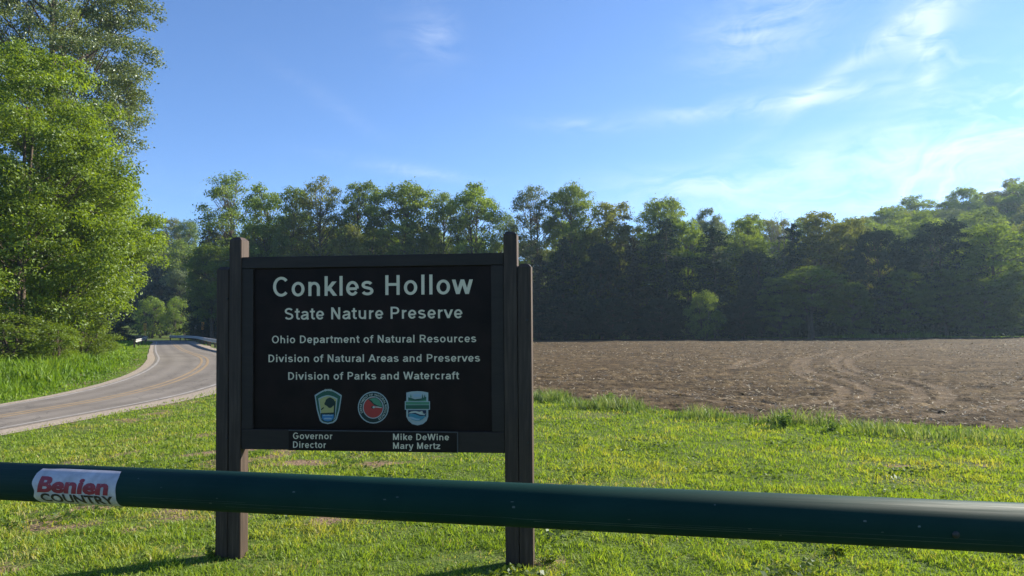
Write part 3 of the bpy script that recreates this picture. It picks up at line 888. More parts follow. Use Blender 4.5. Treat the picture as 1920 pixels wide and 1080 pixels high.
# the big trees on the left bank (each built on its own)
def big(name, label, px, depth, top_py, proto_args, leafm, seed, barkm='bark', dx_=0):
    x = float(at(px, depth))+dx_; g = float(h(x, depth)); top = float(zpix(px, top_py, depth)); Hh = top-g
    t_, c_ = broadleaf(name, seed, H=Hh, **proto_args)
    e = empty(name, (x, depth, g))
    t_.materials.append(M[barkm]); c_.materials.append(M[leafm])
    link('trunk', t_, parent=e); link('crown', c_, parent=e)
    return tag(e, label, 'tree', 'big trees on the left bank')


big('roadside_maple', 'big bright green leafy tree filling the left edge of the view', 35, 37, 95,
    dict(Wd=11.5, base=.06, K=250, rc=1.1, nl=440, leaf=.155, inner=.4, tw=.21, tr=.007, trunks=2, lp=.25), 'leaf_bright', 31)
big('roadside_maple', 'bright green tree leaning toward the road, in front of the tall grey-green one', 128, 43, 310,
    dict(Wd=8.8, base=.24, K=170, rc=1.0, nl=420, leaf=.15, inner=.4, tw=.21, trunks=2, tr=.010, lp=.3), 'leaf_bright', 32)
big('tall_roadside_tree', 'tallest grey-green tree at upper left with dark branches showing', 95, 50, -300,
    dict(Wd=13.8, base=.22, K=280, rc=1.25, nl=440, leaf=.17, inner=.4, tr=.009, tw=.20, flat=.7, lp=.3), 'leaf_grey', 33)
big('roadside_tree', 'leafy green tree behind the two bright roadside ones, low and wide', 145, 52, 370,
    dict(Wd=7, base=.12, K=80, rc=1.0, nl=220, leaf=.17, inner=.35), 'leaf_mid', 34)
big('roadside_tree', 'bright tree partly outside the left edge of the view', -140, 40, 150,
    dict(Wd=12, base=.05, K=130, rc=1.2, nl=260, leaf=.18, inner=.4, lp=.3), 'leaf_bright', 35)
big('roadside_tree', 'dark green tree behind the trunks at the left', 60, 60, 330,
    dict(Wd=13, base=.05, K=90, rc=1.2, nl=170, leaf=.22, inner=.4), 'leaf_mid', 36)
for px, py, wp, dep, lm, lb in [
    (20, 585, 160, 34, 'leaf_mid', 'green bush at the bank top, cut by the left edge'),
    (150, 590, 120, 39, 'leaf_mid', 'green bush under the tree that leans toward the road'),
    (175, 622, 80, 42, 'leaf_bright', 'low bright bush at the right end of the bank'),
    (110, 606, 90, 35, 'leaf_bright', 'low bright bush right of the brown trunks'),
    (205, 640, 40, 52, 'leaf_mid', 'small bush near the left guardrail'),
]:
    far(px, py, wp, dep, 'bush', lm, 'bush', lb, group='bushes on the left bank', cat='bush')

# undergrowth at the foot of the far wood
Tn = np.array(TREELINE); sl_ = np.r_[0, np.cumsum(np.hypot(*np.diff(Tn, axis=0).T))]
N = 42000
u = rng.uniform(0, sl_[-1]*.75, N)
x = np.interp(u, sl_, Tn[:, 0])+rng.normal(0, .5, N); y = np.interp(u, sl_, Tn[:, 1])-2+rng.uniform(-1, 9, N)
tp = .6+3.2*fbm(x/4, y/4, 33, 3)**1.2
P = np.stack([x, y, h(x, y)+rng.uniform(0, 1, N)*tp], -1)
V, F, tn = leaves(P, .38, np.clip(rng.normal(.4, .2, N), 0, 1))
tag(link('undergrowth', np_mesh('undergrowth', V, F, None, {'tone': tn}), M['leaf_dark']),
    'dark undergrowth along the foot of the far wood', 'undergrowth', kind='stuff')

# ================================================================== GUARDRAILS AND MARKERS
M['steel'] = plain('galvanised_steel', (.34, .34, .32), .55, .4, .3, var=.1, scale=2)
M['wood_post'] = plain('weathered_wood', (.12, .085, .06), .9, .2, var=.2)
M['white_face'] = plain('white_marker', (.7, .7, .66), .5)
M['orange_face'] = plain('amber_marker', (.65, .28, .03), .5)
M['olive_face'] = plain('dull_yellow_marker', (.42, .28, .05), .5)
M['black_face'] = plain('black_band', (.02, .02, .02), .5)


def box_me(name, sx, sy, sz, bev=0.0, z0=0.0):
    bm = bmesh.new(); bmesh.ops.create_cube(bm, size=1)
    bmesh.ops.scale(bm, vec=(sx, sy, sz), verts=bm.verts)
    if bev: bmesh.ops.bevel(bm, geom=bm.edges[:], offset=bev, segments=2, affect='EDGES')
    bmesh.ops.translate(bm, vec=(0, 0, sz/2+z0), verts=bm.verts)
    me = bpy.data.meshes.new(name); bm.to_mesh(me); bm.free()
    return me


def guardrail(label, P, face, npost):
    P = smooth_poly(P, 26); z = h(P[:, 0], P[:, 1])
    T = np.gradient(P, axis=0); T /= np.linalg.norm(T, axis=1)[:, None]
    Nn = np.c_[-T[:, 1], T[:, 0]]*face
    prof = [(0, .42), (.07, .47), (.07, .52), (.0, .57), (.0, .60), (.07, .65), (.07, .70), (0, .75)]
    o = P[0]; e = empty('guardrail', (o[0], o[1], z[0]))
    V = np.array([[(P[i, 0]+Nn[i, 0]*a-o[0], P[i, 1]+Nn[i, 1]*a-o[1], z[i]-z[0]+b_) for a, b_ in prof] for i in range(len(P))])
    k = len(prof); ii = np.arange(len(P)*k).reshape(len(P), k)
    F = np.stack([ii[:-1, :-1], ii[1:, :-1], ii[1:, 1:], ii[:-1, 1:]], -1).reshape(-1, 4)
    ob = link('rail_beam', np_mesh('rail_beam', V.reshape(-1, 3), F, smooth=True), M['steel'], e)
    md = ob.modifiers.new('thickness', 'SOLIDIFY'); md.thickness = .006
    pm = box_me('rail_post', .12, .15, .9, .01, -.15)
    for i in np.linspace(0, len(P)-1, npost).astype(int):
        q = link('post', pm, M['wood_post'], e)
        q.location = (P[i, 0]-Nn[i, 0]*.1-o[0], P[i, 1]-Nn[i, 1]*.1-o[1], z[i]-z[0])
        q.rotation_euler = (0, 0, math.atan2(T[i, 1], T[i, 0]))
    return tag(e, label, 'guardrail', 'guardrails at the road bend')


gl = side(ROAD_L, ROAD_R, -1.1); gr = side(ROAD_R, ROAD_L, -.9)
iL = [int(np.argmin(np.abs(ROAD_L[:, 1]-v))) for v in (76, 84, 95, 103, 111, 116)]
PLg = [tuple(gl[i]) for i in iL]; g0 = G(254, 652); g1 = G(266, 646)
PLg = [tuple(g0), tuple(g1)]+PLg[2:]
guardrail('sunlit steel guardrail left of the road, end flaring outward', PLg, -1, 7)
iR = [int(np.argmin(np.abs(ROAD_R[:, 1]-v))) for v in (44, 50, 58, 66, 76, 88, 100, 112)]
guardrail('long steel guardrail on the right side of the bend, running behind the sign', [tuple(gr[i]) for i in iR], 1, 18)


def marker(label, px, py0, py1, depth, fm, wm=.3, stripes=False):
    x = float(at(px, depth)); g = float(h(x, depth)); zt = float(zpix(px, py0, depth)); zb = float(zpix(px, py1, depth))
    e = empty('hazard_marker', (x, depth, g))
    link('marker_post', box_me('marker_post', .07, .05, max(.3, zt-g-.05), .005), M['wood_post'], e)
    p = link('marker_plate', box_me('marker_plate', wm, .012, zt-zb, .004, zb-g), fm, e); p.location.y = -.045
    if stripes:
        for k in range(3):
            q = link('stripe', box_me('stripe', wm*1.05, .004, .07, 0, 0), M['black_face'], e)
            q.location = (0, -.056, zb-g+.12+k*(zt-zb-.2)/3); q.rotation_euler = (0, R(35), 0)
    return tag(e, label, 'road marker', 'markers at the bridge')


marker('white marker plate beyond the bend, left one of the pair by the right guardrail', 367.5, 605, 617, 112, M['white_face'], .36)
marker('orange marker plate beyond the bend, right one of the pair by the right guardrail', 380.5, 604, 618, 109, M['orange_face'], .40, True)
marker('dull yellow marker plate beyond the end of the left guardrail', 272, 606, 620, 116, M['olive_face'], .45, True)

# ================================================================== THE SIGN
m_, n, b = mat('brown_painted_wood', .62, .35)
t = n.new('ShaderNodeTexCoord').outputs['Object']
mp = n.new('ShaderNodeMapping'); mp.inputs['Scale'].default_value = (30, 30, 1.6); n.put(mp.inputs[0], t)
gr_ = n.noise(mp.outputs[0], 1.6, 7, .65, .3)
n.put(b.inputs['Base Color'], n.ramp(gr_, [(.25, (.021, .013, .009)), (.5, (.048, .030, .020)), (.75, (.094, .062, .043))]))
bp = n.new('ShaderNodeBump'); bp.inputs['Distance'].default_value = .003
n.put(bp.inputs['Height'], gr_); n.put(b.inputs['Normal'], bp.outputs[0])
M['post'] = m_
m_, n, b = mat('brown_painted_frame', .62, .35)
t = n.new('ShaderNodeTexCoord').outputs['Object']
mp = n.new('ShaderNodeMapping'); mp.inputs['Scale'].default_value = (2, 30, 14); n.put(mp.inputs[0], t)
gr_ = n.noise(mp.outputs[0], 1.6, 7, .65, .3)
n.put(b.inputs['Base Color'], n.ramp(gr_, [(.25, (.017, .011, .008)), (.75, (.033, .022, .016))]))
bp = n.new('ShaderNodeBump'); bp.inputs['Distance'].default_value = .002
n.put(bp.inputs['Height'], gr_); n.put(b.inputs['Normal'], bp.outputs[0])
M['frame'] = m_
M['panel'] = plain('dark_brown_panel', (.0135, .0068, .0055), .5, .14, var=.3, scale=5)
M['plate'] = plain('dark_brown_plate', (.017, .012, .010), .55, .12, var=.08, scale=3)
M['letters'] = plain('grey_white_letters', (.74, .64, .46), .55, .3, var=.04, scale=6)
M['bolt'] = plain('bolt_steel', (.05, .05, .05), .5, .5, .8)

SYAW = R(6.9)
SX, SY = -2.001, 5.30
PWD, PDP, WD = .0905, .118, 1.955
LEAN = R(-1.1)
sg = empty('park_sign', (SX, SY, 0))
sg.matrix_world = Matrix.Translation((SX, SY, 0)) @ Matrix.Rotation(-SYAW, 4, 'Z') @ Matrix.Rotation(-LEAN, 4, 'X') @ Matrix.Rotation(R(.25), 4, 'Y')
SM = sg.matrix_world.copy(); SI = SM.inverted()
tag(sg, 'dark brown wooden entrance sign on paired posts, lettered Conkles Hollow', 'sign')


def onsign(px, py, ly):
    """where the line of sight of a pixel meets the sign's plane at local depth ly"""
    o = SI @ Vector((0, 0, CAM_H)); d = (SI.to_3x3() @ Vector(ray(px, py))).normalized()
    t_ = (ly-o.y)/d.y
    return o+d*t_


def post(lx, top, label=None):
    bm = bmesh.new(); c = .016
    prof = []
    zt = top
    bmesh.ops.create_cube(bm, size=1)
    for v in bm.verts:
        v.co = Vector((lx+(v.co.x+.5)*PWD, (v.co.y+.5)*PDP, -.3 if v.co.z < 0 else zt))
    # cut for grain and clipped top corners
    topedges = [e for e in bm.edges if all(abs(v.co.z-zt) < 1e-4 for v in e.verts)]
    bmesh.ops.bevel(bm, geom=topedges, offset=.022, segments=1, affect='EDGES')
    ve = [e for e in bm.edges if abs(e.verts[0].co.z-e.verts[1].co.z) > .5]
    bmesh.ops.bevel(bm, geom=ve, offset=.0035, segments=2, affect='EDGES')
    me = bpy.data.meshes.new('post'); bm.to_mesh(me); bm.free()
    o = link('post', me, M['post'], sg)
    return o


ztl = onsign(440, 447, 0).z; ztr = onsign(958, 436, 0).z
post(0, ztl+.01); post(-PWD-.004, onsign(418, 500, 0).z)
post(WD, ztr+.01); post(WD+PWD+.004, onsign(985, 494, 0).z)


def bar(name, x0, x1, z0, z1, y0, y1, material, parent=None, bev=.003):
    bm = bmesh.new(); bmesh.ops.create_cube(bm, size=1)
    for v in bm.verts:
        v.co = Vector((x0 if v.co.x < 0 else x1, y0 if v.co.y < 0 else y1, z0 if v.co.z < 0 else z1))
    if bev: bmesh.ops.bevel(bm, geom=bm.edges[:], offset=bev, segments=1, affect='EDGES')
    me = bpy.data.meshes.new(name); bm.to_mesh(me); bm.free()
    return link(name, me, material, parent if parent is not None else sg)


FY = .006; FB = .085; PY = .028
tl = onsign(470, 482, FY); bl = onsign(470, 842.5, FY); ptl = onsign(476, 502, PY); pbr = onsign(923, 807, PY)
ZT, ZB = tl.z, bl.z
PZT = (onsign(476, 503, PY).z+onsign(920, 498, PY).z)/2; PZB = (onsign(476, 805, PY).z+onsign(920, 808, PY).z)/2
PX0 = onsign(476.5, 650, PY).x; PX1 = onsign(922, 650, PY).x
g = .0015
bar('top_rail', PWD+g, WD-g, PZT, ZT, FY, FB, M['frame'])
bar('bottom_rail', PWD+g, WD-g, ZB, PZB, FY, FB, M['frame'])
bar('side_rail', PWD+g, PX0, PZB+g, PZT-g, FY+.002, FB, M['frame'])
bar('side_rail', PX1, WD-g, PZB+g, PZT-g, FY+.002, FB, M['frame'])
panel = bar('panel', PX0+g, PX1-g, PZB+g, PZT-g, PY, FB-.01, M['panel'], bev=0)
np0, np1 = onsign(541, 808.5, 0), onsign(857, 846, 0)
plate = bar('nameplate', np0.x, np1.x, ZB-.001, onsign(700, 809.5, 0).z, FY-.006, FY-.0008, M['plate'], bev=.001)
M['plate_edge'] = plain('plate_edge', (.07, .075, .085), .4, .5)
bar('plate_trim', np0.x, np1.x, onsign(700, 809.5, 0).z+.0005, onsign(700, 808, 0).z, FY-.007, FY-.0008, M['plate_edge'], plate, 0)
bar('plate_trim', np1.x+.0005, np1.x+.006, ZB-.001, onsign(700, 808, 0).z, FY-.007, FY-.0008, M['plate_edge'], plate, 0)
for px, py in ((426, 822), (426, 560), (988, 600), (990, 830)):
    q = onsign(px, py, -.004)
    bm = bmesh.new(); bmesh.ops.create_cone(bm, cap_ends=True, segments=10, radius1=.008, radius2=.006, depth=.008)
    bmesh.ops.rotate(bm, matrix=Matrix.Rotation(R(90), 3, 'X'), verts=bm.verts)
    me = bpy.data.meshes.new('bolt'); bm.to_mesh(me); bm.free()
    o = link('bolt', me, M['bolt'], sg); o.location = q

# --- lettering: a bold grotesque drawn from strokes
CAPH, XH, AS = .716, .519, .716
SV, SHh = .120, .100          # upright and level stroke weights


def arc(cx, cy, rx, ry, a0, a1, k=14):
    return [(cx+rx*math.cos(R(a0+(a1-a0)*i/k)), cy+ry*math.sin(R(a0+(a1-a0)*i/k))) for i in range(k+1)]


def ln(*p): return list(p)
hv, hh_ = SV/2, SHh/2
xo = XH/2
def ring(cx, rx): return arc(cx, xo, rx, xo+.008-hh_, 0, 360, 28)
GL = {
 'C': (.722, [arc(.385, .358, .27, .358+.008-hh_, 42, 318, 22)]),
 'H': (.722, [ln((.145, 0), (.145, CAPH)), ln((.577, 0), (.577, CAPH)), ln((.145, .38), (.577, .38))]),
 'S': (.667, [arc(.335, .515, .20, .142, 25, 180, 10)+arc(.335, .515, .20, .142, 180, 262, 5)[1:]+arc(.335, .20, .215, .148, 82, 0, 6)+arc(.335, .20, .215, .148, 0, -158, 10)[1:]]),
 'N': (.722, [ln((.143, 0), (.143, CAPH)), ln((.577, 0), (.577, CAPH)), ln((.15, CAPH-.02), (.57, .02))]),
 'P': (.667, [ln((.145, 0), (.145, CAPH)), ln((.145, CAPH-hh_), (.36, CAPH-hh_))+arc(.38, .492, .17, .165, 90, -90, 12)+ln((.36, .327), (.145, .327))]),
 'R': (.722, [ln((.145, 0), (.145, CAPH)), ln((.145, CAPH-hh_), (.38, CAPH-hh_))+arc(.41, .50, .17, .157, 90, -90, 12)+ln((.38, .343), (.145, .343)), ln((.40, .33), (.60, .0))]),
 'O': (.778, [arc(.389, .358, .275, .358+.008-hh_, 0, 360, 32)]),
 'D': (.722, [ln((.145, 0), (.145, CAPH)), ln((.145, CAPH-hh_), (.30, CAPH-hh_))+arc(.31, .358, .285, .358-hh_, 90, -90, 16)+ln((.30, hh_), (.145, hh_))]),
 'A': (.722, [ln((.075, 0), (.361, CAPH-.01)), ln((.647, 0), (.361, CAPH-.01)), ln((.19, .22), (.53, .22))]),
 'W': (.944, [ln((.07, CAPH), (.26, 0)), ln((.26, 0), (.472, CAPH)), ln((.472, CAPH), (.684, 0)), ln((.684, 0), (.874, CAPH))]),
 'G': (.778, [arc(.40, .358, .275, .358+.008-hh_, 42, 330, 22)+ln((.64, .18), (.64, .30)), ln((.42, .335), (.712, .335))]),
 'M': (.833, [ln((.14, 0), (.14, CAPH)), ln((.693, 0), (.693, CAPH)), ln((.16, CAPH-.02), (.4165, .03)), ln((.673, CAPH-.02), (.4165, .03))]),
 'a': (.556, [arc(.275, .36, .165, .108, 165, 0, 10)+ln((.44, .12), (.47, 0)), ln((.43, .30), (.25, .265))+arc(.22, .145, .135, .105, 105, 290, 10)+ln((.34, .07), (.43, .17))]),
 'c': (.556, [arc(.295, xo, .185, xo+.008-hh_, 40, 320, 18)]),
 'd': (.611, [ring(.285, .175), ln((.47, 0), (.47, CAPH))]),
 'e': (.556, [arc(.28, xo, .185, xo+.008-hh_, -3, 325, 22), ln((.10, .245), (.455, .245))]),
 'f': (.333, [ln((.155, 0), (.155, .55))+arc(.265, .56, .11, .105, 180, 80, 8)+ln((.335, .668),), ln((.01, XH-hh_*.8), (.32, XH-hh_*.8))]),
 'h': (.611, [ln((.135, 0), (.135, CAPH)), arc(.302, .30, .168, .168, 165, 0, 10)+ln((.47, 0),)]),
 'i': (.278, [ln((.139, 0), (.139, XH)), ln((.139, .60), (.139, CAPH))]),
 'k': (.556, [ln((.137, 0), (.137, CAPH)), ln((.15, .17), (.46, XH)), ln((.26, .29), (.49, 0))]),
 'l': (.278, [ln((.139, 0), (.139, CAPH))]),
 'm': (.889, [ln((.13, 0), (.13, XH)), arc(.29, .30, .155, .168, 165, 0, 10)+ln((.445, 0),), arc(.605, .30, .155, .168, 165, 0, 10)+ln((.76, 0),)]),
 'n': (.611, [ln((.135, 0), (.135, XH)), arc(.302, .30, .168, .168, 165, 0, 10)+ln((.47, 0),)]),
 'o': (.611, [ring(.305, .195)]),
 'p': (.611, [ring(.325, .175), ln((.14, -.20), (.14, XH))]),
 'r': (.389, [ln((.137, 0), (.137, XH)), arc(.30, .28, .163, .180, 170, 72, 8)]),
 's': (.556, [arc(.27, .375, .158, .098, 20, 180, 10)+arc(.27, .375, .158, .098, 180, 258, 4)[1:]+arc(.28, .155, .175, .107, 80, 0, 5)+arc(.28, .155, .175, .107, 0, -162, 10)[1:]]),
 't': (.333, [ln((.155, .66), (.155, .17))+arc(.25, .155, .095, .105, 180, 275, 7)+ln((.32, .06),), ln((.01, XH-hh_*.8), (.315, XH-hh_*.8))]),
 'u': (.611, [ln((.14, XH), (.14, .22))+arc(.307, .22, .167, .168, 180, 345, 10), ln((.475, 0), (.475, XH))]),
 'v': (.556, [ln((.065, XH), (.278, .01)), ln((.491, XH), (.278, .01))]),
 'w': (.778, [ln((.06, XH), (.215, 0)), ln((.215, 0), (.389, XH)), ln((.389, XH), (.563, 0)), ln((.563, 0), (.718, XH))]),
 'y': (.556, [ln((.065, XH), (.285, .0)), ln((.491, XH), (.29, -.04))+arc(.19, -.06, .09, .095, -10, -100, 6)+ln((.06, -.15),)]),
 'z': (.500, [ln((.03, XH-hh_), (.46, XH-hh_)), ln((.42, XH-.09), (.08, .09)), ln((.03, hh_), (.47, hh_))]),
}


def stroke(pts, dz, V, F, closed=False):
    P = np.array(pts, float)
    keep = np.r_[True, np.hypot(*np.diff(P, axis=0).T) > 1e-4]; P = P[keep]
    closed = np.hypot(*(P[0]-P[-1])) < 1e-3 and len(P) > 4
    if closed: P = P[:-1]
    if closed: T = np.roll(P, -1, 0)-np.roll(P, 1, 0)
    else: T = np.gradient(P, axis=0)
    T /= np.linalg.norm(T, axis=1)[:, None]
    Nn = np.c_[-T[:, 1], T[:, 0]]
    wv = SV if not (len(P) == 2 and .25 < abs(T[0, 0]) < .97) else SV*.98
    O = np.c_[Nn[:, 0]*wv/2, Nn[:, 1]*SHh/2]
    if len(P) == 2 and .15 < abs(T[0, 0]) < .97 and abs(T[0, 1]) > .15:   # slanted strokes keep level ends
        O = np.tile(np.array([[-(wv*.55)/abs(T[0, 1]), 0]]), (2, 1))
    b0 = len(V)
    for p, o in zip(P, O):
        V.append((p[0]+o[0], p[1]+o[1], dz)); V.append((p[0]-o[0], p[1]-o[1], dz))
    m_n = len(P)
    for i in range(m_n if closed else m_n-1):
        a, c = b0+2*i, b0+2*((i+1) % m_n)
        F.append((a, a+1, c+1, c))


def text_mesh(s, track=0.0):
    V, F = [], []; x = 0; lo = None
    for ch in s:
        if ch == ' ': x += .278+track; continue
        adv, st = GL[ch]
        for j, p in enumerate(st):
            b0 = len(V); stroke(p, j*.012, V, F)
            for k in range(b0, len(V)): V[k] = (V[k][0]+x, V[k][1], V[k][2])
        x += adv+track
    V = np.array(V); V[:, 0] -= V[:, 0].min()
    return V, F, V[:, 0].max()


def letter(s, x0, x1, yb0, yb1, cap, ly, parent):
    """one line of lettering between two pixels columns, on the plane at local depth ly"""
    A = onsign(x0, yb0, ly); B = onsign(x1, yb1, ly); Tt = onsign((x0+x1)/2, (yb0+yb1)/2-cap, ly)
    _, _, wdt = text_mesh(s, .026)
    kx = (B.x-A.x)/wdt; kz = (Tt.z-(A.z+B.z)/2)/CAPH
    xx = 0
    for wi, word in enumerate(s.split(' ')):
        V, F, ww_ = text_mesh(word, .026)
        if wi:
            xx = text_mesh(' '.join(s.split(' ')[:wi+1]), .026)[2]-ww_
        Q = [(A.x+(v[0]+xx)*kx, ly-v[2]*.05*.6-.0006, A.z+(B.z-A.z)*(v[0]+xx)/wdt+v[1]*kz) for v in V]
        me = bpy.data.meshes.new('lettering'); me.from_pydata(Q, [], F); me.update()
        link('lettering', me, M['letters'], parent)


letter('Conkles Hollow', 512, 887, 556, 551, 37, PY, panel)
letter('State Nature Preserve', 534, 867, 599.5, 596.5, 22.5, PY, panel)
letter('Ohio Department of Natural Resources', 510, 893, 643.5, 641.5, 14.2, PY, panel)
letter('Division of Natural Areas and Preserves', 503.5, 900, 679, 678, 14.2, PY, panel)
letter('Division of Parks and Watercraft', 540.5, 861, 712, 711, 14.2, PY, panel)
letter('Governor', 549.5, 623.5, 823, 823.5, 12, FY-.006, plate)
letter('Director', 549.5, 611.5, 839.5, 840, 12, FY-.006, plate)
letter('Mike DeWine', 737, 842, 825, 825.5, 12, FY-.006, plate)
letter('Mary Mertz', 737, 826, 841.5, 842, 12, FY-.006, plate)

# --- the three emblems, printed shapes in thin layers
EM = {k: plain('emblem_'+k, c, .5, .3, var=.05) for k, c in dict(
    grey=(.36, .42, .40), green=(.025, .10, .06), mid=(.08, .24, .13), yellow=(.42, .38, .14), dark=(.012, .03, .025),
    blue=(.05, .20, .38), sky=(.30, .42, .48), red=(.42, .045, .035), teal=(.06, .24, .30), cream=(.50, .52, .42), navy=(.02, .03, .06)).items()}


def emblem(shapes, label):
    """shapes: (material key, polygon in pixels), each a hair proud of the one below"""
    keys = []; V, F, MI = [], [], []
    for j, (k, P) in enumerate(shapes):
        if k not in keys: keys.append(k)
        c = len(V)
        for px, py in P:
            q = onsign(px, py, PY); V.append((q.x, PY-.0012-.0005*j, q.z))
        F.append(tuple(range(c, c+len(P)))); MI.append(keys.index(k))
    bm = bmesh.new()
    vs = [bm.verts.new(v) for v in V]
    for f, mi in zip(F, MI):
        fc = bm.faces.new([vs[i] for i in f]); fc.material_index = mi
    bmesh.ops.triangulate(bm, faces=bm.faces[:])
    me = bpy.data.meshes.new('emblem'); bm.to_mesh(me); bm.free()
    o = link('emblem', me, [EM[k] for k in keys], panel)
    o['label'] = label
    return o


def ell(cx, cy, rx, ry, a0=0, a1=360, k=28):
    full = abs(a1-a0) >= 360
    return [(cx+rx*math.cos(R(a0+(a1-a0)*i/k)), cy-ry*math.sin(R(a0+(a1-a0)*i/k))) for i in range(k if full else k+1)]


def shield(s, top=0):
    """outline of the first badge shrunk by s pixels"""
    P = [(590+s, 741+s)]+[(590+s+(51-2*s)*t_, 741+s-11*math.sin(math.pi*t_)) for t_ in (.15, .3, .4, .5, .6, .7, .85)]+[(641-s, 741+s), (637-s, 768), (632-s, 786-s*.6)]
    P += [(615+(16-s)*math.cos(R(a)), 786-s+9*math.sin(R(a))) for a in (20, 50, 90, 130, 160)]+[(599+s, 786-s*.6), (594+s, 768)]
    return P


def inner_sh(s):
    P = [(597+s, 747+s)]+[(597+s+(36-2*s)*t_, 747+s-6*math.sin(math.pi*t_)) for t_ in (.2, .4, .5, .6, .8)]+[(633-s, 747+s), (629-s, 784)]
    P += [(615+(12-s)*math.cos(R(a)), 784-s+7*math.sin(R(a))) for a in (20, 50, 90, 130, 160)]+[(602+s, 784)]
    return P


blob = [(616+10*math.cos(R(a))*(1+.12*math.sin(5*R(a))), 755+9*math.sin(R(a))*(1+.12*math.cos(4*R(a)))) for a in range(0, 360, 15)]
e1 = emblem([('grey', shield(0)), ('green', shield(2.2)), ('grey', inner_sh(0)), ('yellow', inner_sh(1.8)),
             ('dark', [(x_+3, y_) for x_, y_ in blob]), ('dark', [(627, 752), (629.5, 752), (628.5, 778), (625.5, 778)]),
             ('dark', [(602, 767), (607, 763), (608, 765), (603, 769)]),
             ('dark', [(601.5, 774.5), (629, 773), (628, 783), (624, 789), (615, 791), (606, 789), (602.5, 783)]),
             ('blue', [(604, 777), (626.5, 777), (626, 784), (622, 788.5), (615, 790), (608, 788.5), (604.5, 784)]),
             ('sky', [(606, 778.2), (609, 777), (612, 778.2), (616, 777), (620, 778.2), (624, 777), (624, 779.4), (606, 779.8)]),
             ('sky', [(607.5, 784), (611, 783), (615, 784.2), (619, 783), (622.5, 784), (622, 786), (608, 786)])],
            'keystone-shaped badge with a dark tree on yellow over blue waves')
e2 = emblem([('grey', ell(700, 764, 29, 30)), ('dark', ell(700, 764, 27, 28)), ('grey', ell(700, 764, 19.8, 21)), ('red', ell(700, 764, 18, 19.2)),
             ('dark', [(690, 748), (697, 746), (705, 745), (711, 749), (716, 755), (718, 763), (716, 765), (709, 762), (702, 760), (696, 754)]),
             ('mid', [(692, 748.5), (699, 746.5), (706, 746.5), (712, 751), (716, 758), (717, 762.5), (708, 760), (701, 756), (697, 751)]),
             ('dark', ell(700, 763.5, 3.8, 2.6)), ('cream', ell(701.2, 763.2, 2.2, 2.2, k=12)), ('cream', [(704, 762), (710, 762.2), (716, 763.4), (716, 765), (708, 764), (704, 764)]),
             ('dark', [(692, 789.2), (706, 789.2), (705, 791.2), (693, 791.2)])],
            'round badge of a red bird under green leaves inside a lettered ring')
e3 = emblem([('grey', [(762, 736), (772, 734), (783, 733.4), (793, 734), (803, 736), (803, 781), (800, 789), (793, 795), (783, 797.5), (773, 795), (766, 789), (762, 781)]),
             ('green', [(765.5, 754), (765.5, 745), (771, 746), (778, 748.5), (783, 750), (790, 747), (799.5, 744), (799.5, 754)]),
             ('mid', [(765.5, 754), (766, 750), (774, 751), (783, 753), (792, 750.5), (799.5, 749), (799.5, 754)]),
             ('mid', [(769, 745), (770.5, 738), (772, 745)]), ('green', [(791, 747), (792.5, 738), (794, 747)]), ('green', [(795, 746), (796.5, 739.5), (798.5, 746)]),
             ('sky', [(775, 739), (790, 739), (789, 744), (776, 744)]),
             ('grey', [(759.5, 752), (806.5, 752), (806.5, 768), (759.5, 768)]), ('mid', [(761, 753.3), (805, 753.3), (805, 758.5), (761, 758.5)]),
             ('green', [(761, 759.2), (805, 759.2), (805, 766.6), (761, 766.6)]),
             ('navy', [(765.5, 768.8), (799.5, 768.8), (799.5, 781), (765.5, 781)]),
             ('cream', [(765.5, 775), (771, 771.5), (779, 770.5), (787, 772), (792, 770), (790, 773.5), (795, 776), (799, 775), (796, 778), (788, 777), (779, 773.5), (771, 774.5)]),
             ('teal', [(766, 777), (772, 775), (780, 776.5), (788, 780), (799, 779), (794, 785), (788, 788), (780, 788.5), (772, 786)]),
             ('sky', [(768, 781), (774, 781.5), (781, 784.5), (789, 785), (786, 787), (779, 787), (772, 785)])],
            'shield badge of green hills with a cross band above blue waves')


def font_mesh(s, size=1.0, bold=.0):
    c = bpy.data.curves.new('txt', 'FONT'); c.body = s; c.size = size; c.offset = bold; c.resolution_u = 3
    o = bpy.data.objects.new('txt', c)
    me = bpy.data.meshes.new_from_object(o)
    V = np.array([v.co[:] for v in me.vertices]); F = [tuple(p.vertices) for p in me.polygons]
    bpy.data.objects.remove(o); bpy.data.curves.remove(c); bpy.data.meshes.remove(me)
    return V, F


def ring_text(s, cx, cy, rad, a0, a1, hpx, parent, ly, lab=None):
    """small capitals set round a circle, clockwise from a0 to a1 degrees"""
    V, F = font_mesh(s, 1.0, .012)
    V[:, 0] -= V[:, 0].min(); wdt = V[:, 0].max(); Q = []
    for v in V:
        a = R(a0+(a1-a0)*v[0]/wdt); rr_ = rad+v[1]*hpx/.7
        q = onsign(cx+rr_*math.cos(a), cy-rr_*1.03*math.sin(a), ly); Q.append((q.x, ly, q.z))
    me = bpy.data.meshes.new('lettering'); me.from_pydata(Q, [], F); me.update()
    return link('lettering', me, EM['cream'], parent)


ring_text('DEPARTMENT OF', 700, 764, 21.4, 205, 92, 4.0, panel, PY-.0075)
ring_text('NATURAL RESOURCES', 700, 764, 21.4, 84, -66, 4.0, panel, PY-.0075)
ring_text('OHIO', 615.5, 778, 43.5, 99, 81, 4.0, panel, PY-.0075)

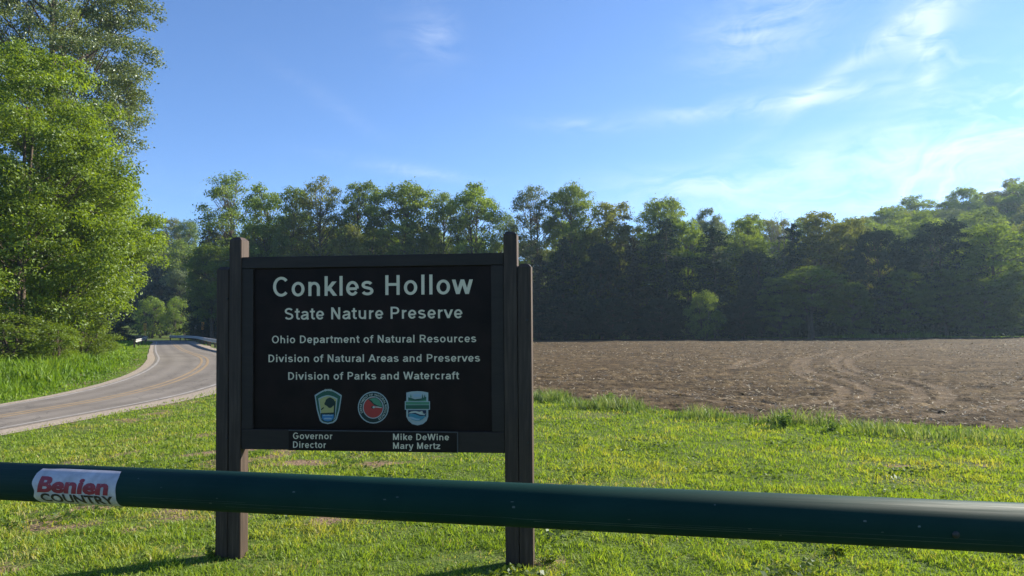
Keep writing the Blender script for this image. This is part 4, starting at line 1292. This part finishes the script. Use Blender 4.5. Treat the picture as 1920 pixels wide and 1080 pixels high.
# ================================================================== THE GATE BAR
m_, n, b = mat('green_gate_paint', .6, .07)
t = n.new('ShaderNodeTexCoord').outputs['Object']
n.put(b.inputs['Base Color'], n.ramp(n.noise(t, 3, 6), [(.3, (.004, .025, .021)), (.7, (.009, .038, .031))]))
mp = n.new('ShaderNodeMapping'); mp.inputs['Scale'].default_value = (1.0, 60, 60); n.put(mp.inputs[0], t)
sc_ = n.noise(mp.outputs[0], 2.2, 5, .7)
n.put(b.inputs['Roughness'], n.ramp(sc_, [(.35, (.54, .54, .54)), (.7, (.74, .74, .74))]))
M['gate'] = m_
M['scratch'] = plain('scratched_paint', (.05, .075, .07), .4, .5, var=.3, scale=12)
RD = .114
dl = RD*1400/67.5; dr = RD*1400/91.0
vl = ray(0, 901.5); vr = ray(1920, 990.5)
PL_ = Vector((vl[0]*dl, dl, CAM_H+vl[2]*dl)); PR_ = Vector((vr[0]*dr, dr, CAM_H+vr[2]*dr))
axd = (PR_-PL_).normalized(); Lr = (PR_-PL_).length
gate = empty('barrier_gate', PL_)
tag(gate, 'dark green steel pipe gate bar with a torn sticker, crossing in front of the sign', 'gate')
# local frame: X along the bar, Y away from the viewer, Z up
Zx = Vector((0, 0, 1)); Yx = Zx.cross(axd).normalized(); Zx = axd.cross(Yx)
gate.matrix_world = Matrix(((axd.x, Yx.x, Zx.x, PL_.x), (axd.y, Yx.y, Zx.y, PL_.y), (axd.z, Yx.z, Zx.z, PL_.z), (0, 0, 0, 1)))
GI = gate.matrix_world.inverted()
bm = bmesh.new()
bmesh.ops.create_cone(bm, cap_ends=True, segments=96, radius1=RD/2, radius2=RD/2, depth=Lr+3.4)
bmesh.ops.rotate(bm, matrix=Matrix.Rotation(R(90), 3, 'Y'), verts=bm.verts)
bmesh.ops.translate(bm, vec=(Lr/2, 0, 0), verts=bm.verts)
for f in bm.faces: f.smooth = len(f.verts) == 4
me = bpy.data.meshes.new('gate_bar'); bm.to_mesh(me); bm.free()
link('gate_bar', me, M['gate'], gate)
for xx in (-1.55, Lr+1.55):
    pz = gate.matrix_world @ Vector((xx, 0.13, 0))
    o = link('gate_post', box_me('gate_post', .12, .12, pz.z+.45, .008), M['gate'], gate)
    o.location = GI @ Vector((pz.x, pz.y, -.25)); o.rotation_euler = GI.to_euler()


def gpt(x, phi, r=RD/2):
    """point on the bar: x along it, phi degrees up from the side that faces the viewer"""
    return (x, -r*math.cos(R(phi)), r*math.sin(R(phi)))


def gx_at(px):
    o = GI @ Vector((0, 0, CAM_H)); d = GI.to_3x3() @ Vector(ray(px, 905+(px/1920)*85)); t_ = (-RD/2-o.y)/d.y
    return (o+d*t_).x


def patch(name, x0, x1, p0, p1, r, material, parent, nx=24, nphi=22, wob=0.0):
    V, F = [], []
    for i in range(nx+1):
        for j in range(nphi+1):
            u_, v_ = i/nx, j/nphi
            e_ = wob*(vnoise(np.array([v_*6.]), np.array([float(i > nx/2)*9]), 4)[0]-.5) if i in (0, nx) else 0
            f_ = 60*wob*(vnoise(np.array([u_*7.]), np.array([float(j > nphi/2)*9]), 6)[0]-.5) if j in (0, nphi) else 0
            V.append(gpt(x0+(x1-x0)*u_+e_, p0+(p1-p0)*v_+f_*4, r))
    for i in range(nx):
        for j in range(nphi):
            a_ = i*(nphi+1)+j; F.append((a_, a_+nphi+1, a_+nphi+2, a_+1))
    me = bpy.data.meshes.new(name); me.from_pydata(V, [], F); me.update()
    for p in me.polygons: p.use_smooth = True
    return link(name, me, material, parent)


M['sticker'] = plain('sticker_white', (.46, .44, .46), .5, .3, var=.16, scale=26)
M['sticker_red'] = plain('sticker_red', (.27, .025, .04), .5, .4, var=.15, scale=30)
M['sticker_black'] = plain('sticker_black', (.03, .025, .025), .5, .3)
sx0, sx1 = gx_at(62), gx_at(216)
stk = patch('sticker', sx0, sx1, -84, 62, RD/2+.0006, M['sticker'], gate, wob=.016)
stk['label'] = 'worn white sticker lettered in red and black'


def bar_text(s, x0, x1, p0, p1, material, bold, shear, r, hgt=None):
    V, F = font_mesh(s, 1.0, bold)
    V[:, 0] -= V[:, 0].min(); ymin = 0; ymax = V[:, 1].max() if hgt is None else hgt
    bm = bmesh.new(); vs = [bm.verts.new(v) for v in V]
    for f in F:
        try: bm.faces.new([vs[i] for i in f])
        except ValueError: pass
    for k in range(1, 10):
        gg = bm.verts[:]+bm.edges[:]+bm.faces[:]
        bmesh.ops.bisect_plane(bm, geom=gg, plane_co=(0, ymax*k/10, 0), plane_no=(0, 1, 0))
    for v in bm.verts: v.co.x += shear*v.co.y
    xs = [v.co.x for v in bm.verts]; a_, b_ = min(xs), max(xs)
    for v in bm.verts:
        u_ = (v.co.x-a_)/(b_-a_); q = (v.co.y-ymin)/(ymax-ymin)
        v.co = Vector(gpt(x0+(x1-x0)*u_, p0+(p1-p0)*q, r))
    me = bpy.data.meshes.new('lettering'); bm.to_mesh(me); bm.free()
    return link('lettering', me, material, stk)


wS = sx1-sx0
bar_text('Benien', sx0+wS*.05, sx1-wS*.08, -12, 33, M['sticker_red'], .045, .12, RD/2+.0012)
bar_text('COUNTRY', sx0+wS*.07, sx1-wS*.04, -50, -17, M['sticker_black'], .03, .0, RD/2+.0012)
rag = patch('torn_scrap', gx_at(158), gx_at(186), -125, -92, RD/2+.004, M['sticker_black'], gate, 6, 4, .02)
rag['label'] = 'dark torn scrap hanging below the sticker'
# scratches along the lower half and a bolt head
for x0_, x1_, ph, w_ in ((300, 960, -22, .6), (960, 1500, -24, .9), (1000, 1920, -30, 1.0), (420, 700, -33, .5), (1200, 1900, -18, .5), (240, 460, -16, .5)):
    patch('scratch', gx_at(x0_), gx_at(x1_), ph, ph+w_, RD/2+.0003, M['scratch'], gate, 20, 1, .0008)
rc_ = np.random.default_rng(3)
for k in range(16):
    cx_ = gx_at(rc_.uniform(250, 1900)); ph = rc_.uniform(-45, 40)
    patch('paint_chip', cx_, cx_+rc_.uniform(.002, .009), ph, ph+rc_.uniform(1.5, 5), RD/2+.00025, M['scratch'], gate, 3, 3, .002)
bx = gx_at(1792)
bm = bmesh.new(); bmesh.ops.create_uvsphere(bm, u_segments=14, v_segments=8, radius=.0085)
bmesh.ops.scale(bm, vec=(1, .45, 1), verts=bm.verts)
me = bpy.data.meshes.new('rivet'); bm.to_mesh(me); bm.free()
o = link('rivet', me, M['bolt'], gate); o.location = gpt(bx, -8, RD/2)


# ================================================================== WEEDS AND SMALL PLANTS
def weed(name, label, x, y, hh, ww, nst, seed, leafm='tall_grass', lf=.045):
    r = np.random.default_rng(seed); g_ = float(h(x, y))
    e = empty(name, (x, y, g_))
    paths, PL, LS = [], [], []
    for k in range(nst):
        a = r.uniform(0, 6.283); q = r.uniform(.1, 1)*ww/2; z = hh*r.uniform(.6, 1)
        tip = np.array([math.cos(a)*q, math.sin(a)*q, z]); s_ = np.linspace(0, 1, 5)[:, None]
        P = tip*s_*np.array([1, 1, 1])+np.array([math.cos(a), math.sin(a), 0])*.02
        paths.append((P, np.array([.003, .003, .002, .002, .001])))
        for j in range(14):
            t_ = r.uniform(.15, 1); PL.append(tip*t_+r.normal(0, lf*.6, 3)*np.array([1, 1, .5])); LS.append(lf*(1.3-.5*t_))
    V, F, tn = leaves(np.array(PL), np.array(LS), r.uniform(.25, .8, len(PL)), up=.7, aspect=.5, r=r)
    c_ = np_mesh('foliage', V, F, None, {'tone': tn}); link('foliage', c_, M[leafm], e)
    tv, tf = tubes(paths, 4); link('stem', np_mesh('stem', tv, tf, smooth=True), M['tall_grass'], e)
    return tag(e, label, 'plant', 'weeds in the grass')


for px, py, hh, ww, ns, lf, lb in (
    (1472, 800, .27, .40, 16, .05, 'leafy upright weed clump at the field edge, tallest of them'),
    (1140, 752, .24, .5, 14, .05, 'bushy green weed at the field edge nearest the sign'),
    (1560, 808, .18, .3, 10, .045, 'feathery weed right of the tallest clump at the field edge'),
    (1580, 1038, .07, .22, 10, .035, 'low dark-leaved weed in the lawn below the gate bar'),
    (395, 1046, .09, .10, 8, .02, 'small tuft of weed at the foot of the left posts'),
    (1030, 1055, .06, .16, 8, .025, 'low clover-like weed at the foot of the right posts'),
    (1012, 748, .30, .3, 10, .04, 'weed half hidden by the right post at the field edge'),
):
    q = G(px, py); weed('weed', lb, float(q[0]), float(q[1]), hh, ww, ns, int(px), 'tall_grass' if py < 900 else 'leaf_mid', lf)

# ================================================================== HAZE
HAZE = 0.00034
if HAZE:
    bm = bmesh.new(); bmesh.ops.create_cube(bm, size=1)
    for v in bm.verts: v.co = Vector((-560 if v.co.x < 0 else 660, -120 if v.co.y < 0 else 940, -3 if v.co.z < 0 else 110))
    me = bpy.data.meshes.new('haze'); bm.to_mesh(me); bm.free()
    m_ = bpy.data.materials.new('haze'); m_.use_nodes = True; nt = m_.node_tree
    nt.nodes.remove(nt.nodes['Principled BSDF'])
    v = nt.nodes.new('ShaderNodeVolumePrincipled'); v.inputs['Density'].default_value = HAZE
    v.inputs['Color'].default_value = (.55, .78, 1, 1); v.inputs['Anisotropy'].default_value = .45
    nt.links.new(v.outputs[0], nt.nodes['Material Output'].inputs['Volume'])
    tag(link('haze', me, m_), kind='stuff')
